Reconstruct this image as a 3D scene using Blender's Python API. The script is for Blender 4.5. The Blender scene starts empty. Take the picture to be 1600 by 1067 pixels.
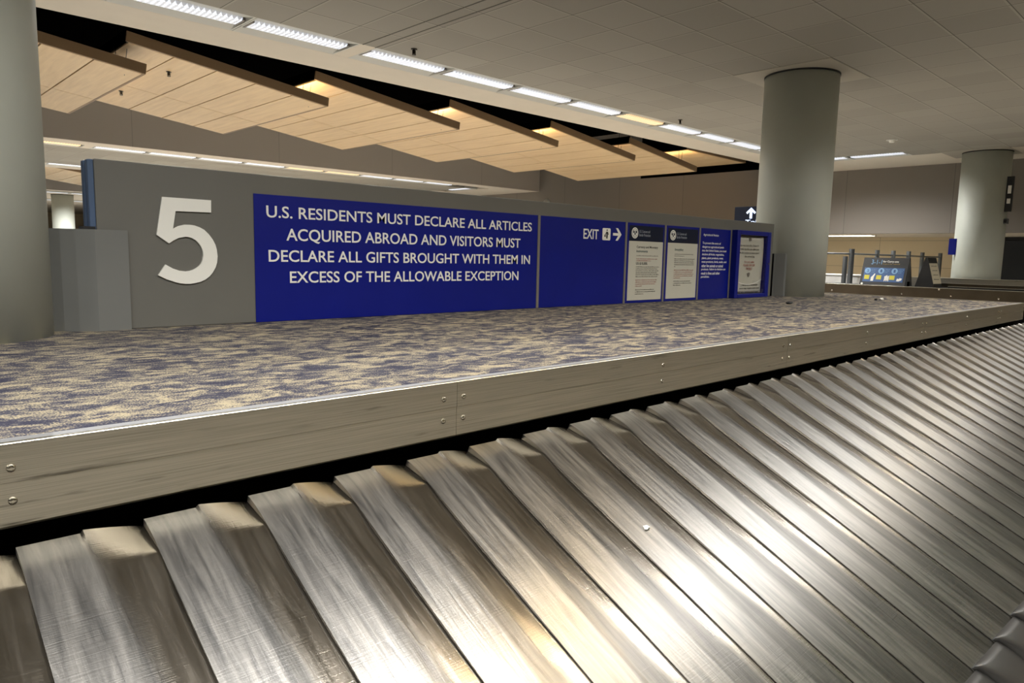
import bpy, bmesh, math, random
from mathutils import Vector, Matrix
random.seed(5)
C = bpy.context.scene
COL = C.collection

# ------------------------------------------------------------------ camera
cam_d = bpy.data.cameras.new('camera')
cam = bpy.data.objects.new('camera', cam_d); COL.objects.link(cam)
R = [(0.72259735, -0.0685382, 0.68786306),
     (-0.69094617, -0.10202644, 0.71567031),
     (0.02112947, -0.99241781, -0.12108025)]      # world = R @ (right, down, forward)
M = Matrix(((R[0][0], -R[0][1], -R[0][2], 0.0),
            (R[1][0], -R[1][1], -R[1][2], 0.0),
            (R[2][0], -R[2][1], -R[2][2], 1.6),
            (0, 0, 0, 1)))
cam.matrix_world = M
cam_d.sensor_fit = 'HORIZONTAL'; cam_d.sensor_width = 36.0
cam_d.lens = 1109.0 / 1600.0 * 36.0
cam_d.clip_start = 0.02; cam_d.clip_end = 300
C.camera = cam

# ------------------------------------------------------------------ world, exposure
w = bpy.data.worlds.new('world'); C.world = w; w.use_nodes = True
w.node_tree.nodes['Background'].inputs[0].default_value = (1.0, 0.93, 0.8, 1)
w.node_tree.nodes['Background'].inputs[1].default_value = 0.02
C.view_settings.view_transform = 'Standard'
C.view_settings.look = 'None'
C.view_settings.gamma = 1.0
C.view_settings.use_curve_mapping = False
C.view_settings.exposure = -0.1

LAMP_COOL = 0.75       # lens strength of the white ceiling lights
LAMP_WARM = 0.9
SPOT_W = 300.0        # tube output of one ceiling light
UPLIGHT_W = 40.0

# ------------------------------------------------------------------ heights and lines of the hall (metres)
CEIL = 3.912; DECK = 1.158
PART_Y = 4.18        # face of the sign wall
FASC_Y = 1.875

# ------------------------------------------------------------------ material helpers
def lin(c):
    def f(v):
        v /= 255.0
        return v / 12.92 if v <= 0.04045 else ((v + 0.055) / 1.055) ** 2.4
    return (f(c[0]), f(c[1]), f(c[2]), 1.0)

def newmat(name):
    m = bpy.data.materials.new(name); m.use_nodes = True
    nt = m.node_tree
    return m, nt, nt.nodes['Principled BSDF']

def N(nt, t, **kw):
    n = nt.nodes.new(t)
    for k, v in kw.items():
        if k in n.inputs: n.inputs[k].default_value = v
        else: setattr(n, k, v)
    return n

def L(nt, a, b): nt.links.new(a, b)

def ramp(nt, fac, stops):
    r = nt.nodes.new('ShaderNodeValToRGB')
    e = r.color_ramp.elements
    while len(e) < len(stops): e.new(0.5)
    for i, (p, c) in enumerate(stops):
        e[i].position = p; e[i].color = c if len(c) == 4 else (*c, 1)
    L(nt, fac, r.inputs[0]); return r

def mapping(nt, scale, space='Object', rot=(0, 0, 0), rnd=False):
    tc = nt.nodes.new('ShaderNodeTexCoord')
    mp = nt.nodes.new('ShaderNodeMapping')
    mp.inputs['Scale'].default_value = scale; mp.inputs['Rotation'].default_value = rot
    L(nt, tc.outputs[space], mp.inputs['Vector'])
    if rnd:
        oi = nt.nodes.new('ShaderNodeObjectInfo')
        mu = N(nt, 'ShaderNodeMath', operation='MULTIPLY'); mu.inputs[1].default_value = 37.0
        L(nt, oi.outputs['Random'], mu.inputs[0]); L(nt, mu.outputs[0], mp.inputs['Location'])
    return mp.outputs[0]

def plain(name, col, rough=0.6, metal=0.0, bump=0.0, bscale=60, var=0.0, spec=0.5):
    m, nt, b = newmat(name)
    b.inputs['Roughness'].default_value = rough; b.inputs['Metallic'].default_value = metal
    b.inputs['Specular IOR Level'].default_value = spec
    v = mapping(nt, (1, 1, 1))
    nz = N(nt, 'ShaderNodeTexNoise'); nz.inputs['Scale'].default_value = 3.0; nz.inputs['Detail'].default_value = 4
    L(nt, v, nz.inputs['Vector'])
    c = lin(col)
    lo = tuple(x * (1 - var) for x in c[:3]); hi = tuple(min(1, x * (1 + var)) for x in c[:3])
    r = ramp(nt, nz.outputs['Fac'], [(0.3, lo), (0.7, hi)])
    L(nt, r.outputs[0], b.inputs['Base Color'])
    if bump:
        n2 = N(nt, 'ShaderNodeTexNoise'); n2.inputs['Scale'].default_value = bscale
        L(nt, v, n2.inputs['Vector'])
        bp = N(nt, 'ShaderNodeBump'); bp.inputs['Strength'].default_value = bump; bp.inputs['Distance'].default_value = 0.002
        L(nt, n2.outputs['Fac'], bp.inputs['Height']); L(nt, bp.outputs[0], b.inputs['Normal'])
    return m

def glow(name, col, strength):
    m, nt, b = newmat(name)
    b.inputs['Base Color'].default_value = (0.8, 0.8, 0.8, 1)
    b.inputs['Emission Color'].default_value = lin(col)
    b.inputs['Emission Strength'].default_value = strength
    return m

def grooved(name, col, period, offset, width, axes, rough=0.7, dark=0.45, spec=0.3, var=0.05, light_edge=0.0):
    """flat colour with thin joint lines: axes is a list of (axis, period, offset, width)"""
    m, nt, b = newmat(name)
    b.inputs['Roughness'].default_value = rough; b.inputs['Specular IOR Level'].default_value = spec
    tc = nt.nodes.new('ShaderNodeTexCoord'); sx = nt.nodes.new('ShaderNodeSeparateXYZ')
    L(nt, tc.outputs['Object'], sx.inputs[0])
    tot = None; hi = None; cells = []
    for ax, per, off, wd in axes:
        a = N(nt, 'ShaderNodeMath', operation='SUBTRACT'); L(nt, sx.outputs[ax], a.inputs[0]); a.inputs[1].default_value = off
        d = N(nt, 'ShaderNodeMath', operation='DIVIDE'); L(nt, a.outputs[0], d.inputs[0]); d.inputs[1].default_value = per
        fl = N(nt, 'ShaderNodeMath', operation='FLOOR'); L(nt, d.outputs[0], fl.inputs[0]); cells.append(fl)
        fr = N(nt, 'ShaderNodeMath', operation='FRACT'); L(nt, d.outputs[0], fr.inputs[0])
        lt = N(nt, 'ShaderNodeMath', operation='LESS_THAN'); L(nt, fr.outputs[0], lt.inputs[0]); lt.inputs[1].default_value = wd / per
        gt = N(nt, 'ShaderNodeMath', operation='LESS_THAN'); L(nt, fr.outputs[0], gt.inputs[0]); gt.inputs[1].default_value = 3.2 * wd / per
        if tot is None: tot, hi = lt, gt
        else:
            mx = N(nt, 'ShaderNodeMath', operation='MAXIMUM'); L(nt, tot.outputs[0], mx.inputs[0]); L(nt, lt.outputs[0], mx.inputs[1]); tot = mx
            mx = N(nt, 'ShaderNodeMath', operation='MAXIMUM'); L(nt, hi.outputs[0], mx.inputs[0]); L(nt, gt.outputs[0], mx.inputs[1]); hi = mx
    c = lin(col)[:3]
    # each tile a slightly different tone
    cb = nt.nodes.new('ShaderNodeCombineXYZ')
    for i, fl in enumerate(cells[:3]): L(nt, fl.outputs[0], cb.inputs[i])
    wn = nt.nodes.new('ShaderNodeTexWhiteNoise'); L(nt, cb.outputs[0], wn.inputs['Vector'])
    rp = ramp(nt, wn.outputs['Value'], [(0, tuple(x * (1 - var) for x in c)), (1, tuple(min(1, x * (1 + var)) for x in c))])
    m0 = nt.nodes.new('ShaderNodeMixRGB'); L(nt, hi.outputs[0], m0.inputs[0]); L(nt, rp.outputs[0], m0.inputs[1])
    m0.inputs[2].default_value = (*[min(1, x * (1 + light_edge)) for x in c], 1)
    m1 = nt.nodes.new('ShaderNodeMixRGB'); L(nt, tot.outputs[0], m1.inputs[0]); L(nt, m0.outputs[0], m1.inputs[1])
    m1.inputs[2].default_value = (*[x * dark for x in c], 1)
    L(nt, m1.outputs[0], b.inputs['Base Color'])
    return m

# ------------------------------------------------------------------ mesh helpers
def bm_box(bm, x0, x1, y0, y1, z0, z1, bev=0.0):
    vs = [bm.verts.new(p) for p in ((x0, y0, z0), (x1, y0, z0), (x1, y1, z0), (x0, y1, z0), (x0, y0, z1), (x1, y0, z1), (x1, y1, z1), (x0, y1, z1))]
    fs = [bm.faces.new([vs[i] for i in q]) for q in ((3, 2, 1, 0), (4, 5, 6, 7), (0, 1, 5, 4), (1, 2, 6, 5), (2, 3, 7, 6), (3, 0, 4, 7))]
    if bev > 0:
        es = set(e for f in fs for e in f.edges)
        bmesh.ops.bevel(bm, geom=list(es), offset=bev, segments=2, affect='EDGES', profile=0.5)

def bm_cyl(bm, c, r, h, seg=24, axis='Z', r2=None):
    r2 = r if r2 is None else r2
    res = bmesh.ops.create_cone(bm, cap_ends=True, segments=seg, radius1=r, radius2=r2, depth=h)
    mat = Matrix.Translation(c)
    if axis == 'X': mat = mat @ Matrix.Rotation(math.pi / 2, 4, 'Y')
    if axis == 'Y': mat = mat @ Matrix.Rotation(math.pi / 2, 4, 'X')
    bmesh.ops.transform(bm, matrix=mat, verts=res['verts'])

def bm_prism(bm, pts, y0, y1):
    """polygon in the x,z plane pushed from y0 to y1"""
    a = [bm.verts.new((p[0], y0, p[1])) for p in pts]
    b = [bm.verts.new((p[0], y1, p[1])) for p in pts]
    n = len(pts)
    bm.faces.new(a); bm.faces.new(b[::-1])
    for i in range(n): bm.faces.new([a[i], b[i], b[(i + 1) % n], a[(i + 1) % n]])

def obj(name, bm, mat, parent=None, smooth=False, loc=None):
    bmesh.ops.recalc_face_normals(bm, faces=bm.faces)
    me = bpy.data.meshes.new(name); bm.to_mesh(me); bm.free()
    for m in (mat if isinstance(mat, (list, tuple)) else [mat]): me.materials.append(m)
    if smooth:
        for p in me.polygons: p.use_smooth = True
    o = bpy.data.objects.new(name, me); COL.objects.link(o)
    if parent: o.parent = parent
    if loc: o.location = loc
    return o

def boxes(name, lst, mat, parent=None, bev=0.0):
    bm = bmesh.new()
    for b in lst: bm_box(bm, *b, bev=bev)
    return obj(name, bm, mat, parent)

def tag(o, label, cat, group=None, kind=None):
    if label: o['label'] = label
    if cat: o['category'] = cat
    if group: o['group'] = group
    if kind: o['kind'] = kind
    return o

def thing(name, label, cat, loc=(0, 0, 0), rz=0.0, group=None):
    o = bpy.data.objects.new(name, None); COL.objects.link(o)
    o.empty_display_size = 0.1
    o.location = loc; o.rotation_euler = (0, 0, rz)
    return tag(o, label, cat, group)

def struct(name, bm, mat):
    o = obj(name, bm, mat); o['kind'] = 'structure'; return o

def dup(root, loc, label, group=None):
    r = root.copy(); COL.objects.link(r); r.location = loc
    r['label'] = label
    if group: r['group'] = group
    elif 'group' in r: del r['group']
    for ch in list(root.children):
        c = ch.copy(); COL.objects.link(c); c.parent = r
        for g in list(ch.children):
            d = g.copy(); COL.objects.link(d); d.parent = c
    return r

def text_bm(body, x0, x1, z0, z1, weight=0.0, depth=0.003):
    """letters filling the rectangle x0..x1, z0..z1, standing upright and facing -y at y=0"""
    cu = bpy.data.curves.new('t', 'FONT'); cu.body = body
    cu.offset = weight; cu.extrude = 0.01 if depth else 0.0; cu.resolution_u = 4
    o = bpy.data.objects.new('t', cu); COL.objects.link(o)
    dg = bpy.context.evaluated_depsgraph_get()
    me = bpy.data.meshes.new_from_object(o.evaluated_get(dg))
    bpy.data.objects.remove(o); bpy.data.curves.remove(cu)
    bm = bmesh.new(); bm.from_mesh(me); bpy.data.meshes.remove(me)
    xs = [v.co.x for v in bm.verts]; ys = [v.co.y for v in bm.verts]
    a, b, c, d = min(xs), max(xs), min(ys), max(ys)
    for v in bm.verts:
        v.co = Vector((x0 + (v.co.x - a) / (b - a) * (x1 - x0), -depth if v.co.z > 0 else 0.0, z0 + (v.co.y - c) / (d - c) * (z1 - z0)))
    return bm

def merge(bm, other, off=(0, 0, 0)):
    me = bpy.data.meshes.new('m'); other.to_mesh(me); other.free()
    for v in me.vertices: v.co += Vector(off)
    bm.from_mesh(me); bpy.data.meshes.remove(me)

# ------------------------------------------------------------------ materials
M_CEIL = grooved('ceiling_tiles', (154, 150, 141), 0, 0, 0, [(0, 0.612, 5.351, 0.009), (1, 0.612, 4.209, 0.009)], rough=0.75, dark=0.35, var=0.07, light_edge=0.2)
M_GYP = plain('cream_plaster', (214, 205, 190), 0.7, var=0.02)
M_BLACK = plain('recess_black', (3, 3, 3), 1.0, var=0.2, spec=0.0)
M_OLIVE = plain('recess_green', (84, 128, 78), 0.8, var=0.2)  # invented green for an unseen recess, to tint reflections in the plates
M_GREYWALL = grooved('grey_wall_panel', (134, 127, 119), 0, 0, 0, [(1, 2.42, 0.2, 0.012)], rough=0.6, dark=0.6, var=0.03)
M_BULK = grooved('bulkhead_grey', (208, 200, 190), 0, 0, 0, [(0, 3.6, 8.89, 0.012)], rough=0.65, dark=0.7, var=0.01)
M_CREAM = grooved('cream_wall_panel', (220, 204, 172), 0, 0, 0, [(1, 2.1, 7.55, 0.012), (2, 0.74, 0.74, 0.012)], rough=0.55, dark=0.6, var=0.02)
M_COLUMN = plain('column_paint', (186, 190, 180), 0.55, var=0.03)
M_PART = plain('grey_laminate', (106, 105, 99), 0.42, var=0.03, bump=0.05, bscale=300)
M_COVER = plain('grey_cover_sheet', (116, 117, 114), 0.35, var=0.03)
M_BLUE = plain('royal_blue_vinyl', (2, 19, 122), 0.35, var=0.05)
M_NAVY = plain('dark_navy_print', (14, 24, 48), 0.35, var=0.05)
M_BLUEEDGE = plain('blue_edge_film', (74, 94, 124), 0.4, var=0.1)
M_WHITE = plain('white_lettering', (238, 237, 229), 0.5, var=0.01)
M_SHEET = plain('poster_sheet', (200, 198, 184), 0.4, var=0.01)
M_INK = plain('black_ink', (38, 36, 36), 0.6)
M_INKGREY = plain('grey_ink', (120, 116, 110), 0.6)
M_INKTEAL = plain('teal_ink', (24, 64, 66), 0.6)
M_INKRED = plain('red_ink', (150, 52, 44), 0.6)
M_PALEINK = plain('pale_lettering', (150, 156, 166), 0.6)
M_LIP = plain('satin_edge_strip', (150, 150, 152), 0.45, 0.4)
M_BROWNMETAL = plain('brown_metal', (96, 86, 72), 0.35, 0.9, var=0.1)
M_DARK = plain('dark_rubber', (20, 20, 21), 0.55, var=0.15)
M_FLAP = plain('edge_lug_rubber', (52, 51, 50), 0.45, var=0.12, bump=0.1, bscale=120)
M_GAP = plain('black_underside', (6, 6, 6), 1.0, spec=0.05)
M_TROFFER = plain('white_enamel', (196, 196, 190), 0.35, var=0.01)
M_TRIMGREY = plain('grey_frame', (120, 116, 110), 0.4)
M_SPRINK = plain('dark_bronze', (40, 36, 30), 0.4, 0.6)
M_STEELPOST = plain('dull_steel_post', (128, 132, 136), 0.4, 0.8, var=0.05)
M_SCREW = plain('bolt_steel', (190, 184, 170), 0.25, 1.0)
M_WHITEBOX = plain('white_metal_sheet', (222, 220, 214), 0.4, var=0.1)
M_FLOOR = plain('terrazzo_floor', (204, 199, 190), 0.25, var=0.08)
M_BACKWALL = plain('brown_grey_wall', (120, 108, 92), 0.6, var=0.05)
M_DOORPAINT = plain('door_charcoal', (42, 46, 52), 0.4)
M_GREY2 = plain('grey_plastic', (92, 94, 96), 0.5)
M_BEIGE = plain('beige_board', (196, 186, 160), 0.5)
M_YELLOW = plain('yellow_print', (206, 196, 40), 0.5)
M_SKY = plain('mid_blue_print', (18, 74, 132), 0.45)
M_PALEBLUE = plain('pale_blue_print', (112, 160, 204), 0.45)
M_GOLDINK = plain('gold_lettering', (176, 150, 70), 0.5)

def wood_mat():
    m, nt, b = newmat('maple_veneer')
    b.inputs['Roughness'].default_value = 0.45
    v = mapping(nt, (14, 0.9, 14), rnd=True)
    n1 = N(nt, 'ShaderNodeTexNoise'); n1.inputs['Scale'].default_value = 1.4; n1.inputs['Detail'].default_value = 6; n1.inputs['Distortion'].default_value = 0.4
    L(nt, v, n1.inputs['Vector'])
    r = ramp(nt, n1.outputs['Fac'], [(0.25, lin((226, 196, 152))), (0.75, lin((246, 218, 174)))])
    L(nt, r.outputs[0], b.inputs['Base Color'])
    return m
M_WOOD = wood_mat()
M_WOODEDGE = plain('wood_edge', (152, 124, 92), 0.5, var=0.04)

def carpet_mat():
    m, nt, b = newmat('mottled_carpet')
    b.inputs['Roughness'].default_value = 0.95; b.inputs['Specular IOR Level'].default_value = 0.1
    v = mapping(nt, (1, 1, 1))
    v2 = mapping(nt, (0.9, 1.6, 1), rot=(0, 0, math.radians(35)))
    n1 = N(nt, 'ShaderNodeTexNoise'); n1.inputs['Scale'].default_value = 10.0; n1.inputs['Detail'].default_value = 5; n1.inputs['Roughness'].default_value = 0.62; n1.inputs['Distortion'].default_value = 0.9
    L(nt, v2, n1.inputs['Vector'])
    n2 = N(nt, 'ShaderNodeTexNoise'); n2.inputs['Scale'].default_value = 190; n2.inputs['Detail'].default_value = 2
    L(nt, v, n2.inputs['Vector'])
    mx = N(nt, 'ShaderNodeMath', operation='MULTIPLY_ADD'); L(nt, n2.outputs['Fac'], mx.inputs[0]); mx.inputs[1].default_value = 0.75
    L(nt, n1.outputs['Fac'], mx.inputs[2])
    r = ramp(nt, mx.outputs[0], [(0.74, lin((56, 56, 70))), (0.86, lin((80, 79, 87))), (0.99, lin((168, 156, 130)))])
    L(nt, r.outputs[0], b.inputs['Base Color'])
    bp = N(nt, 'ShaderNodeBump'); bp.inputs['Strength'].default_value = 0.5; bp.inputs['Distance'].default_value = 0.004
    L(nt, n2.outputs['Fac'], bp.inputs['Height']); L(nt, bp.outputs[0], b.inputs['Normal'])
    return m
M_CARPET = carpet_mat()

def brushed_mat():
    m, nt, b = newmat('brushed_aluminium')
    b.inputs['Metallic'].default_value = 1.0
    v = mapping(nt, (1.5, 60, 220))
    n1 = N(nt, 'ShaderNodeTexNoise'); n1.inputs['Scale'].default_value = 2.0; n1.inputs['Detail'].default_value = 6
    L(nt, v, n1.inputs['Vector'])
    v2 = mapping(nt, (2.2, 10, 26))
    n2 = N(nt, 'ShaderNodeTexNoise'); n2.inputs['Scale'].default_value = 1.6; n2.inputs['Detail'].default_value = 5
    L(nt, v2, n2.inputs['Vector'])
    base = ramp(nt, n1.outputs['Fac'], [(0.3, lin((164, 159, 146))), (0.7, lin((200, 194, 180)))])
    scuff = ramp(nt, n2.outputs['Fac'], [(0.60, (0, 0, 0)), (0.70, (1, 1, 1))])
    v3 = mapping(nt, (1.1, 3, 6)); n3 = N(nt, 'ShaderNodeTexNoise'); n3.inputs['Scale'].default_value = 1.2; L(nt, v3, n3.inputs['Vector'])
    gate = ramp(nt, n3.outputs['Fac'], [(0.5, (0, 0, 0)), (0.62, (0.75, 0.75, 0.75))])
    mu = N(nt, 'ShaderNodeMath', operation='MULTIPLY'); L(nt, scuff.outputs[0], mu.inputs[0]); L(nt, gate.outputs[0], mu.inputs[1])
    mix = nt.nodes.new('ShaderNodeMixRGB'); L(nt, mu.outputs[0], mix.inputs[0]); L(nt, base.outputs[0], mix.inputs[1]); mix.inputs[2].default_value = lin((62, 58, 52))
    L(nt, mix.outputs[0], b.inputs['Base Color'])
    rr = ramp(nt, n1.outputs['Fac'], [(0.2, (0.3, 0.3, 0.3)), (0.8, (0.42, 0.42, 0.42))])
    L(nt, rr.outputs[0], b.inputs['Roughness'])
    bp = N(nt, 'ShaderNodeBump'); bp.inputs['Strength'].default_value = 0.12; bp.inputs['Distance'].default_value = 0.001
    L(nt, n1.outputs['Fac'], bp.inputs['Height']); L(nt, bp.outputs[0], b.inputs['Normal'])
    return m
M_BRUSHED = brushed_mat()

def slat_mat():
    m, nt, b = newmat('scratched_steel_plate')
    b.inputs['Metallic'].default_value = 1.0
    # long soft wear streaks down the plate
    v = mapping(nt, (26, 2.2, 1), rot=(0, 0, math.radians(10)), rnd=True)
    n1 = N(nt, 'ShaderNodeTexNoise'); n1.inputs['Scale'].default_value = 2.0; n1.inputs['Detail'].default_value = 7; n1.inputs['Distortion'].default_value = 0.6
    L(nt, v, n1.inputs['Vector'])
    # fine scratches in two directions
    va = mapping(nt, (7, 240, 1), rot=(0, 0, math.radians(28)), rnd=True)
    na = N(nt, 'ShaderNodeTexNoise'); na.inputs['Scale'].default_value = 1.5; na.inputs['Detail'].default_value = 4
    L(nt, va, na.inputs['Vector'])
    vb = mapping(nt, (240, 7, 1), rot=(0, 0, math.radians(14)), rnd=True)
    nb = N(nt, 'ShaderNodeTexNoise'); nb.inputs['Scale'].default_value = 1.5; nb.inputs['Detail'].default_value = 4
    L(nt, vb, nb.inputs['Vector'])
    # blotches
    vc = mapping(nt, (5, 3, 1), rnd=True)
    nc = N(nt, 'ShaderNodeTexNoise'); nc.inputs['Scale'].default_value = 2.5; nc.inputs['Detail'].default_value = 5
    L(nt, vc, nc.inputs['Vector'])
    base = ramp(nt, n1.outputs['Fac'], [(0.25, lin((108, 107, 106))), (0.75, lin((146, 143, 138)))])
    # grime: few dark flecks
    fl = ramp(nt, nb.outputs['Fac'], [(0.70, (0, 0, 0)), (0.78, (1, 1, 1))])
    g2 = ramp(nt, nc.outputs['Fac'], [(0.55, (0, 0, 0)), (0.68, (0.6, 0.6, 0.6))])
    mu = N(nt, 'ShaderNodeMath', operation='MULTIPLY'); L(nt, fl.outputs[0], mu.inputs[0]); L(nt, g2.outputs[0], mu.inputs[1])
    mix = nt.nodes.new('ShaderNodeMixRGB'); L(nt, mu.outputs[0], mix.inputs[0]); L(nt, base.outputs[0], mix.inputs[1]); mix.inputs[2].default_value = lin((60, 56, 52))
    # the worn-dull, dusty outer end of the plate
    tc = nt.nodes.new('ShaderNodeTexCoord'); sx = nt.nodes.new('ShaderNodeSeparateXYZ'); L(nt, tc.outputs['Object'], sx.inputs[0])
    mr = N(nt, 'ShaderNodeMapRange'); L(nt, sx.outputs['Y'], mr.inputs['Value'])
    mr.inputs['From Min'].default_value = -1.15; mr.inputs['From Max'].default_value = -1.50
    mdirt = N(nt, 'ShaderNodeMath', operation='MULTIPLY'); L(nt, mr.outputs[0], mdirt.inputs[0]); L(nt, nc.outputs['Fac'], mdirt.inputs[1])
    mix2 = nt.nodes.new('ShaderNodeMixRGB'); L(nt, mdirt.outputs[0], mix2.inputs[0]); L(nt, mix.outputs[0], mix2.inputs[1]); mix2.inputs[2].default_value = lin((96, 94, 90))
    # wear: the raised strip is scratched dull; the hollow beside it stays mill-smooth in a wedge that narrows down the plate
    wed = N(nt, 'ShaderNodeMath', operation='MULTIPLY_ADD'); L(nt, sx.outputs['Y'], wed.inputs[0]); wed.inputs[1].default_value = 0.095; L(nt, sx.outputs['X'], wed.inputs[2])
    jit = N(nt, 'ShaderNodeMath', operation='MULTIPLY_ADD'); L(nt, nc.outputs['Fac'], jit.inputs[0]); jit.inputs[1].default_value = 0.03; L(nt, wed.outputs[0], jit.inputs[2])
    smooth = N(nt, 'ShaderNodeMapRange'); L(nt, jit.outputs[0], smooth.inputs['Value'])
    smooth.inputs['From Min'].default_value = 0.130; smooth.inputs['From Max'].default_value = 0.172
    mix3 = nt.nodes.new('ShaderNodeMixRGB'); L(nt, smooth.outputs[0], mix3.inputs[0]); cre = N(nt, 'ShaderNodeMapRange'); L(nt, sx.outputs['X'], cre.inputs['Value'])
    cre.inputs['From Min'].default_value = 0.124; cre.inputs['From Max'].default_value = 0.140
    cre.inputs['To Min'].default_value = 1.0; cre.inputs['To Max'].default_value = 0.62  # base darkened past the crease, so strip and hollow keep their contrast
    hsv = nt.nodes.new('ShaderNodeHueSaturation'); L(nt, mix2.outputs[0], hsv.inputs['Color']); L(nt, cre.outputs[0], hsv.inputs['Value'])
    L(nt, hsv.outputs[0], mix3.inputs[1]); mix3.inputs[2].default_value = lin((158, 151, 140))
    L(nt, mix3.outputs[0], b.inputs['Base Color'])
    strip = N(nt, 'ShaderNodeMapRange'); L(nt, smooth.outputs[0], strip.inputs['Value'])
    strip.inputs['To Min'].default_value = 0.32; strip.inputs['To Max'].default_value = 0.19
    var = N(nt, 'ShaderNodeMath', operation='MULTIPLY_ADD'); L(nt, n1.outputs['Fac'], var.inputs[0]); var.inputs[1].default_value = 0.16; var.inputs[2].default_value = -0.08
    ad = N(nt, 'ShaderNodeMath', operation='ADD'); L(nt, strip.outputs[0], ad.inputs[0]); L(nt, var.outputs[0], ad.inputs[1])
    ad2 = N(nt, 'ShaderNodeMath', operation='MULTIPLY_ADD'); L(nt, mr.outputs[0], ad2.inputs[0]); ad2.inputs[1].default_value = 0.12; L(nt, ad.outputs[0], ad2.inputs[2])
    L(nt, ad2.outputs[0], b.inputs['Roughness'])
    hs = N(nt, 'ShaderNodeMath', operation='ADD'); L(nt, na.outputs['Fac'], hs.inputs[0]); L(nt, nb.outputs['Fac'], hs.inputs[1])
    bp = N(nt, 'ShaderNodeBump'); bp.inputs['Strength'].default_value = 0.16; bp.inputs['Distance'].default_value = 0.0015
    L(nt, hs.outputs[0], bp.inputs['Height'])
    bp2 = N(nt, 'ShaderNodeBump'); bp2.inputs['Strength'].default_value = 0.06; bp2.inputs['Distance'].default_value = 0.02
    L(nt, n1.outputs['Fac'], bp2.inputs['Height']); L(nt, bp.outputs[0], bp2.inputs['Normal'])
    L(nt, bp2.outputs[0], b.inputs['Normal'])
    return m
M_SLAT = slat_mat()

def lens_mat(name, col, strength):
    """perforated lens: rows of bright lozenges in a dimmer sheet"""
    m, nt, b = newmat(name)
    b.inputs['Base Color'].default_value = (0.7, 0.7, 0.7, 1)
    v = mapping(nt, (1, 1, 1), rot=(0, 0, math.radians(45)))
    ck = N(nt, 'ShaderNodeTexChecker'); ck.inputs['Scale'].default_value = 26
    L(nt, v, ck.inputs['Vector'])
    r = ramp(nt, ck.outputs['Fac'], [(0.4, (0.3, 0.3, 0.3)), (0.6, (1.5, 1.5, 1.5))])
    mu = N(nt, 'ShaderNodeMath', operation='MULTIPLY'); L(nt, r.outputs[0], mu.inputs[0]); mu.inputs[1].default_value = strength
    b.inputs['Emission Color'].default_value = lin(col)
    L(nt, mu.outputs[0], b.inputs['Emission Strength'])
    return m
M_LENS = lens_mat('lens_cool', (225, 236, 255), LAMP_COOL)
M_LENSW = lens_mat('lens_warm', (255, 205, 120), LAMP_WARM)
M_UPGLOW = glow('uplight_tube', (255, 208, 140), 12.0)
M_SIGNGLOW = glow('lit_sign_lettering', (200, 220, 255), 1.6)

# ------------------------------------------------------------------ the setting
X0, X1 = -9.0, 22.0
bm = bmesh.new(); bm_box(bm, X0, X1, -12, 60, -0.1, 0); struct('floor', bm, M_FLOOR)

# light rows (centre strip y ranges), recesses between
ROWS = [(0.45, 1.07), (7.21, 7.83), (19.05, 19.67), (24.0, 24.62)]
SIDE_X = (16.42, 17.02)      # the row that turns along the end wall
GAP = (4.49, 4.68)           # slim air slot crossing the row
tile = []
tile.append((X0, SIDE_X[0], ROWS[0][1], ROWS[1][0]))
tile.append((SIDE_X[0], SIDE_X[1], ROWS[0][1], 5.38))
tile.append((X0, SIDE_X[0], ROWS[2][1], ROWS[3][0]))
bm = bmesh.new()
for x0, x1, y0, y1 in tile: bm_box(bm, x0, x1, y0, y1, CEIL, CEIL + 0.06)
struct('ceiling', bm, M_CEIL)
# plain plaster borders
bm = bmesh.new()
for x0, x1, y0, y1 in [(X0, SIDE_X[0], -0.25, ROWS[0][0]), (X0, SIDE_X[0], ROWS[1][1], 8.53), (SIDE_X[0], 18.9, ROWS[1][1], 8.53),
                       (SIDE_X[1], 18.9, -0.25, ROWS[1][1]), (SIDE_X[0], SIDE_X[1], -0.25, ROWS[0][1]),
                       (X0, SIDE_X[0], 18.4, ROWS[2][0]), (SIDE_X[0], 18.9, 18.4, ROWS[2][0]), (SIDE_X[1], 18.9, ROWS[2][0], 25.3),
                       (X0, SIDE_X[0], ROWS[3][1], 25.3), (SIDE_X[0], SIDE_X[1], 21.47, 25.3), (X0, 18.9, 35.5, 60)]:
    bm_box(bm, x0, x1, y0, y1, CEIL - 0.001, CEIL + 0.06)
# slim strip between the two fixtures where the air slot crosses
for r in ROWS: bm_box(bm, GAP[0], GAP[1], r[0], r[1], CEIL, CEIL + 0.06)
struct('trim_1', bm, M_GYP)
# square plaster plate round the column heads, a hair below the tiles
bm = bmesh.new()
for cx in (0.40, 9.03, 17.45):
    bm_box(bm, cx - 0.60, cx + 0.60, 3.61, 4.83, CEIL - 0.004, CEIL + 0.01)
struct('trim_2', bm, plain('column_head_plate', (168, 162, 150), 0.7))
# air slot in the tile field
bm = bmesh.new()
for y0, y1 in ((ROWS[0][1], ROWS[1][0]),):
    for x in (4.50, 4.665): bm_box(bm, x, x + 0.012, y0, y1, CEIL - 0.004, CEIL + 0.01)
struct('trim_3', bm, plain('slot_edge', (96, 92, 84), 0.6))
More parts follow.
